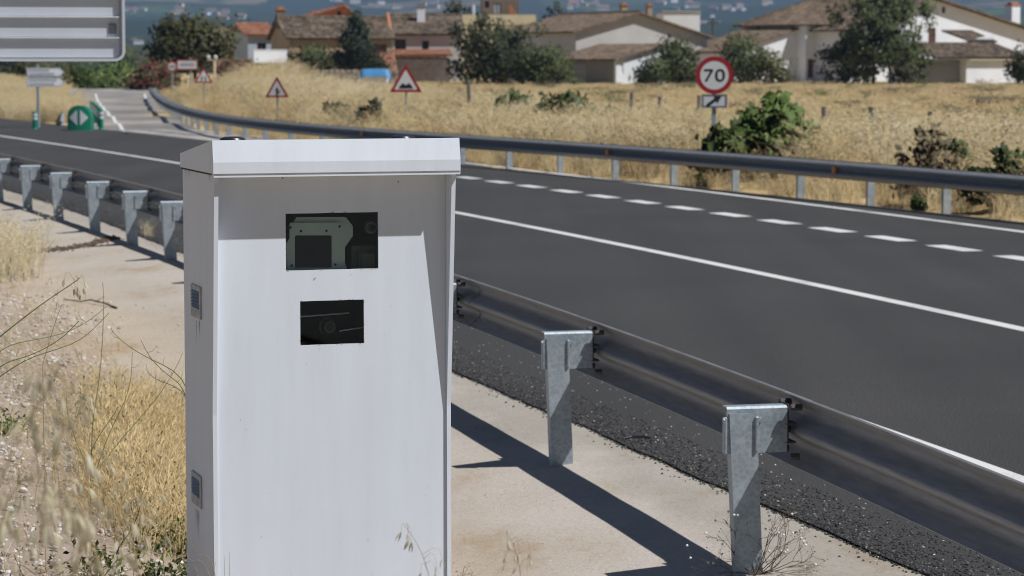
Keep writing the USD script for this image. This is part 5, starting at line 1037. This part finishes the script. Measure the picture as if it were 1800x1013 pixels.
# dry grasses
bt = [(tuft(300 + i, 20, .38, .08, .0026, .24, .9, .042, .35, 2, .09, .7), m) for i, m in enumerate(['bromus', 'bromus', 'straw_gold', 'bromus'])]
y = rg.uniform(10.7, 15.6, 1500); x = -.141 * y + rg.normal(0, .16, 1500)
kk = (x < -.085 * y - .35 + .15) & (rg.rand(1500) < np.clip((15.9 - y) / 2.2, 0, .23)); Bp = np.c_[x, y][kk]
instancer('golden_grass', bt, np.c_[Bp, verge_z(Bp)], rg.uniform(0, 6.28, len(Bp)), rg.uniform(.6, 1.15, len(Bp)), rg.randint(0, 4, len(Bp)), tilt=rg.normal(0, .15, (len(Bp), 2)), grass=True, label='patch of golden dry brome grass behind the left side of the cabinet', cat='grass', kind='stuff')
sp = [(tuft(320 + i, 9, .34, .10, .003, .55, .7, .02, .9), m) for i, m in enumerate(['straw', 'straw_pale', 'stem_straw', 'bromus'])]
Sp, tq = verge_points(2600, 8.4, 26, 1.7, 6.0, lambda t, q: rg.rand(len(t)) < np.clip((t - 1.7) / 1.2, .06, .45))
instancer('sparse_grass', sp, Sp, rg.uniform(0, 6.28, len(Sp)), rg.uniform(.5, 1.1, len(Sp)), rg.randint(0, 4, len(Sp)), tilt=rg.normal(0, .25, (len(Sp), 2)), grass=True, label='thin dry grass stalks scattered over the gravel bank', cat='grass', kind='stuff')
ot = [(tuft(330 + i, 34, .62, .16, .004, .3, .95, .03, .9), m) for i, m in enumerate(['straw_pale', 'straw', 'straw_pale'])]
E = np.array([on_z(u, v, -.05)[:2] for u, v in zip(rg.uniform(-30, 75, 46), rg.uniform(440, 505, 46))]); E = np.vstack([E, [on_z(u, v, -.08)[:2] for u, v in ((262, 428), (256, 424), (232, 412), (300, 452))]])
instancer('dry_oat_clump', ot, np.c_[E, verge_z(E)], rg.uniform(0, 6.28, len(E)), np.r_[rg.uniform(.6, 1.1, 46), [.45, .4, .35, .3]], rg.randint(0, 3, len(E)), grass=True, label='pale dry oat grass at the left edge and beside the left posts', cat='grass', kind='stuff')
# rough grass on the bank the photographer stands on, out of frame below
Fp = np.c_[rg.uniform(-6.5, 1.0, 2600), rg.uniform(1.2, 9.5, 2600)]; Fp = Fp[(Fp[:, 0] < -.21 * Fp[:, 1] - .15) | (Fp[:, 1] < 7.4)]; Fp = Fp[(-right_of(rail_x, Fp[:, 0], Fp[:, 1]) > 1.3)]
ft = [(tuft(340 + i, 30, .34, .16, .005, .45, .5, .02, .9), m) for i, m in enumerate(['straw_gold', 'weed_green', 'bromus', 'weed_brown'])]
instancer('bank_grass', ft, np.c_[Fp, ground_z(Fp[:, 0], Fp[:, 1])], rg.uniform(0, 6.28, len(Fp)), rg.uniform(.6, 1.2, len(Fp)) * np.where(Fp[:, 1] > 4.5, 1, .7), rg.randint(0, 4, len(Fp)), grass=True, label='rough dry and green grass on the bank in front of the cabinet', cat='grass', kind='stuff')

def spikelet(base, d, L, r_):
    """two papery husks opening from one point"""
    d = np.asarray(d, float) / np.linalg.norm(d); out = []
    s = np.cross(d, r_.normal(0, 1, 3)); s /= np.linalg.norm(s); w = np.cross(d, s)
    for k in (-1, 1):
        a = d + s * k * .16; a /= np.linalg.norm(a); t = np.array([0, .18, .45, .75, 1.0]); wd = np.array([.02, .10, .13, .075, .004]) * L
        mid = base + a * (t * L)[:, None] + s * k * (np.sin(t * np.pi) * .05 * L)[:, None]
        P = np.stack([mid - w * wd[:, None], mid + s * k * (wd * .55)[:, None], mid + w * wd[:, None]], 1); out.append(grid(P))
    return cat_(out)
def oat(label, path_px, y, n=12, L=.026, seed=1, m_stem='stem_straw', spread=.10, top=.45, rad=.0016, group=None, dy=0.0):
    """a wild oat: a stem through photo pixels at distance y, with husks hanging on thin threads from its upper part"""
    P = np.array([on_y(u, v, y + dy * i / max(1, len(path_px) - 1)) for i, (u, v) in enumerate(path_px)]); r_ = R(seed)
    g = np.array([P[0][0], P[0][1], min(float(verge_z(P[0])) if 2.2 < y < 57 and P[0][0] < 1 else 0, P[0][2] - .02)])
    t = thing('wild_oat', label, 'grass stalk', g, 0, group); P = P - g
    kk = np.linspace(0, 1, len(P)); f = CubicSpline(kk, P) if len(P) > 2 else (lambda q: P[0] + np.asarray(q)[..., None] * (P[1] - P[0]))
    st = f(np.linspace(0, 1, 16)); 
    if P[0][2] > .05: st = np.vstack([[st[0][0] * .3, st[0][1], -.03], st])
    obj('stem', tube(st, np.linspace(rad, rad * .45, len(st)), 5), m_stem, t)
    hs, th = [], []
    for i in range(n):
        q = 1 - top * r_.rand() ** 1.2 * (i > 0); b = f(np.array([q]))[0]; a = r_.normal(0, 1, 3); a[2] = abs(a[2]) * .3; a *= spread * r_.uniform(.35, 1) * (.35 + .65 * min(1, (1 - q) / top * 2)) / np.linalg.norm(a)
        e = b + a; e2 = e + [a[0] * .15, a[1] * .15, -.012 - .02 * r_.rand()]
        th.append(tube([b, b + a * .6 + [0, 0, .008], e, e2], [.0005, .0004, .0003, .0003], 3))
        hs.append(spikelet(e2, [a[0] * 4 + r_.normal(0, .2), a[1] * 4 + r_.normal(0, .2), -1 + .5 * r_.rand()], L * r_.uniform(.8, 1.2), r_))
    obj('thread', th, m_stem, t, kind='stuff')
    for h in hs: obj('husk', h, 'oat_husk', t, smooth=True)
    return t
oat('blurred wild oat nearest the camera at the lower left corner', [(60, 1080), (70, 960), (95, 820), (120, 700), (70, 660)], 3.7, 16, .028, 1, spread=.09, top=.75)
oat('blurred drooping wild oat left of the golden grass', [(150, 1090), (160, 950), (150, 820), (120, 740), (60, 720)], 3.9, 18, .028, 2, spread=.10, top=.8)
oat('blurred wild oat with pale husks below the green stem', [(230, 1120), (215, 980), (180, 860), (130, 770)], 4.2, 16, .027, 3, spread=.10, top=.7)
oat('very blurred oat husks at the left edge', [(-20, 1060), (-5, 950), (20, 870), (60, 840)], 3.5, 12, .028, 4, spread=.09, top=.7)
oat('wild oat with husks near the bottom left, leaning right', [(250, 1100), (235, 960), (200, 880), (150, 850), (90, 860)], 4.6, 14, .026, 5, spread=.09, top=.7)
oat('out of focus oat tuft at the left edge, midway up', [(-40, 1000), (0, 850), (50, 740), (110, 640)], 3.4, 15, .030, 21, spread=.08, top=.65)
oat('out of focus oat husks low at the left, over the gravel', [(110, 1120), (130, 1010), (150, 930), (120, 870)], 3.3, 16, .030, 22, spread=.08, top=.75)
oat('pale out of focus oat leaning left near the green stem foot', [(190, 1100), (170, 980), (120, 900), (40, 880)], 3.6, 16, .028, 23, spread=.09, top=.75)
oat('slanting wild oat stem rising from the left edge to its husks', [(-60, 640), (0, 592), (60, 545), (110, 510), (140, 489)], 7.0, 9, .022, 6, 'stem_green', spread=.06, top=.3, rad=.0022)
oat('thin nodding oat behind the slanting stem', [(75, 640), (90, 590), (103, 550), (112, 535)], 8.5, 6, .02, 7, spread=.06, top=.7, rad=.0014)
oat('sharp wild oat head above the gravel left of the cabinet foot', [(235, 1000), (245, 930), (247, 880), (250, 862)], 8.2, 12, .022, 8, spread=.075, top=.6, rad=.0018)
oat('wild oat with five husks in front of the cabinet foot', [(765, 1075), (752, 1005), (735, 960), (712, 925)], 5.6, 8, .021, 9, spread=.045, top=.75, rad=.0009)
oat('wild oat right of the cabinet foot, pale green husks', [(925, 1090), (915, 1010), (905, 965), (890, 938)], 5.4, 9, .021, 10, spread=.045, top=.75, rad=.0009)
for i, (pp, yv) in enumerate((([(380, 1020), (356, 975), (330, 935)], 7.6), ([(372, 1030), (345, 985), (325, 958)], 7.5), ([(352, 1030), (338, 1000), (322, 985)], 7.7))):
    P = np.array([on_y(u, v, yv) for u, v in pp]); g = np.array([P[0][0] + .05, yv, float(verge_z(P[0]))]); t = thing('grass_stalk', ['longest bent straw stalk against the shaded cabinet side', 'middle bent straw stalk against the shaded cabinet side', 'lowest short straw stalk against the shaded cabinet side'][i], 'grass stalk', g)
    f = CubicSpline(np.linspace(0, 1, 4), np.vstack([[g], P]) - g); obj('stem', tube(f(np.linspace(0, 1, 14)), np.linspace(.0016, .0006, 14), 5), 'stem_straw', t); obj('leaf', tube(f(np.linspace(.05, .5, 8)) + np.linspace(0, .06, 8)[:, None] * np.array([1, .2, .3]), np.linspace(.0012, .0004, 8), 4), 'stem_straw', t)
def stems(name, label, base_px, y, branches, m='stem_green', rad=.003, cat='plant', leaves_at=()):
    b = on_y(*base_px, y); g = np.array([b[0], y, min(float(verge_z(b)), b[2])]); t = thing(name, label, cat, g)
    for i, pp in enumerate(branches):
        P = np.array([on_y(u, v, y) for u, v in pp]) - g; rj = R(i + 5); P[:, 1] += np.linspace(0, rj.normal(0, .12), len(P))
        f = CubicSpline(np.linspace(0, 1, len(P)), P); q = f(np.linspace(0, 1, 18))
        br = obj('stem', tube(q, np.linspace(rad if i == 0 else rad * .8, rad * .35, 18), 6), m, t)
        for k in range(5, 17, 3):
            d = rj.normal(0, 1, 3); d[2] = abs(d[2]); d *= .03 / np.linalg.norm(d); obj('twig', tube([q[k], q[k] + d * .6, q[k] + d + [0, 0, .012]], [rad * .35, rad * .3, rad * .15], 4), m, br)
    return t
stems('green_stem_plant', 'tall thin green branching stems rising left of the cabinet', (158, 905), 11.3, [[(158, 905), (159, 860), (161, 760), (168, 700), (175, 640), (179, 560), (177, 498)], [(160, 850), (168, 832), (193, 762), (222, 700), (233, 650), (235, 618)], [(160, 862), (180, 815), (224, 759), (262, 715), (292, 670), (311, 629)], [(160, 800), (172, 770), (192, 740), (207, 715)], [(159, 830), (140, 790), (122, 740), (117, 690)]])
stems('green_stem_plant', 'green arching stems coming out from behind the cabinet', (345, 900), 9.6, [[(345, 900), (340, 760), (322, 673), (276, 639), (235, 618), (205, 596), (191, 579)], [(340, 760), (322, 685), (301, 662), (276, 639), (262, 620), (250, 596)], [(342, 800), (322, 701), (276, 679), (243, 651)]], rad=.0026)
stems('green_stem_plant', 'dark green slanting stems entering at the left edge', (-60, 760), 7.4, [[(-60, 760), (-30, 690), (0, 662), (50, 632), (110, 612), (150, 590), (187, 553)], [(-45, 720), (0, 645), (50, 625), (100, 600), (130, 575), (143, 562)], [(-45, 720), (-10, 625), (40, 605), (90, 596), (130, 580), (168, 550)]], rad=.0022)
stems('green_stem_plant', 'short olive stem with a bend near the bottom left', (205, 975), 8.6, [[(205, 975), (214, 955), (228, 935), (240, 905), (247, 868)]], rad=.003)
stems('green_stem_plant', 'blurred dark stalk at the lower left edge', (-6, 960), 3.8, [[(-20, 1060), (0, 940), (15, 905), (22, 840)]], rad=.0022)
def weed(label, u, v, y, w, h, n, leaf='leaf_bright', seed=1):
    b = on_y(u, v, y); g = np.array([b[0], y, float(verge_z(b))]); t = thing('green_weed', label, 'weed', g); r_ = R(seed); c = r_.normal(0, 1, (40, 3)) * [w / 2.2, w / 2.2, h / 3] + [0, 0, h * .5]; c[:, 2] = np.abs(c[:, 2])
    obj('stem', [tube([(0, 0, -.01), q * [.5, .5, .7], q], [.0025, .002, .001], 4) for q in c[:14]], 'stem_green', t, kind='stuff'); lv = leaves(c, n, .016, seed + 1, .012); obj('foliage', lv, leaf, t, normals=soft_normals(lv))
weed('small green weed left of the tall stem', 163, 715, 15.2, .22, .16, 260, seed=1); weed('small green weed right of the tall stem', 228, 700, 15.6, .18, .18, 240, seed=2)
weed('low green plant beside the cabinet corner at the bottom', 298, 880, 10.9, .22, .16, 330, seed=3); weed('low green weed among the stones at the bottom left', 168, 985, 9.8, .16, .12, 200, seed=4); weed('tiny yellow green weed at left in the gravel', 15, 745, 13.5, .12, .10, 120, seed=5)
weed('dusty green weed at the very bottom beside the cabinet', 290, 960, 9.9, .25, .14, 300, 'weed_green', seed=6)
# twig lying on the sand
a, b = on_z(108, 541, -.1), on_z(208, 556, -.1); P = np.array([a * (1 - k) + b * k for k in np.linspace(0, 1, 9)]); P += R(3).normal(0, .012, P.shape); P[:, 2] = verge_z(P) + .012; P[4:7, 2] += .02
t = thing('fallen_twig', 'dry brown twig lying on the sand left of the cabinet', 'twig', P[0]); tw = obj('stick', tube(P - P[0], np.linspace(.004, .010, 9), 6), 'twig_brown', t); obj('side_twig', tube([P[5] - P[0], P[5] - P[0] + [.06, .12, .03]], [.004, .002], 5), 'twig_brown', tw)
a = on_z(1120, 772, .0); t = thing('rubber_strip', 'short black curved scrap lying on the shoulder asphalt', 'debris', a); obj('scrap', tube([(-.08, -.02, .006), (-.03, .02, .012), (.03, .02, .012), (.08, -.01, .006)], [.004, .008, .008, .003], 6), 'black_plastic', t)
# twiggy flowering weed at the foot of the nearest post
b = on_z(1328, 1003, -.02); b[2] = float(verge_z(b)); t = thing('flowering_weed', 'twiggy dry weed with tiny white flowers at the nearest guardrail post', 'weed', b); r_ = R(19); tw, fl, bud = [], [], []
def grow(p, d, L, rad, depth):
    n = 5; pts = [p]
    for _ in range(n): d = d + r_.normal(0, .14, 3) + [0, 0, .035]; d /= np.linalg.norm(d); pts.append(pts[-1] + d * L / n)
    tw.append(tube(pts, np.linspace(rad, rad * .6, n + 1), 4))
    if depth == 0:
        (fl if r_.rand() < .22 else bud).append(pts[-1]); return
    for k in range(r_.randint(2, 4)):
        e = d + r_.normal(0, .45, 3); e /= np.linalg.norm(e); grow(pts[r_.randint(2, n + 1)], e, L * r_.uniform(.5, .8), rad * .62, depth - 1)
for d in ([1, .1, .35], [1, -.15, .75], [.75, .2, .9], [.5, 0, 1.1], [-.9, -.1, .25], [-.75, .1, .5], [1, .1, .15], [.9, .3, .15], [-.2, .1, .8], [.95, 0, .5], [.3, -.2, .6]): grow(np.array([0, 0, 0.0]), np.array(d, float) / np.linalg.norm(d), .17, .0022, 3)
obj('twig', tw, 'twig_brown', t, kind='stuff')
obj('bud', [moved(trimesh.creation.icosphere(0, .0028), p) for p in bud], 'weed_brown', t, kind='stuff')
for p in fl[:60]: obj('flower', moved(trimesh.creation.icosphere(1, .0055), p), 'white_petal', t)
b = on_z(800, 1003, -.05); b[2] = float(verge_z(b)); t = thing('flowering_weed', 'small dry twiggy weed right at the cabinet foot', 'weed', b); tw, fl, bud = [], [], []
for d in ([.6, 0, 1], [-.4, .1, .8], [.2, -.2, 1], [.8, .1, .5]): grow(np.array([0, 0, 0.0]), np.array(d, float) / np.linalg.norm(d), .06, .0013, 2)
obj('twig', tw, 'twig_brown', t, kind='stuff'); obj('bud', [moved(trimesh.creation.icosphere(0, .002), p) for p in bud + fl], 'weed_brown', t, kind='stuff')
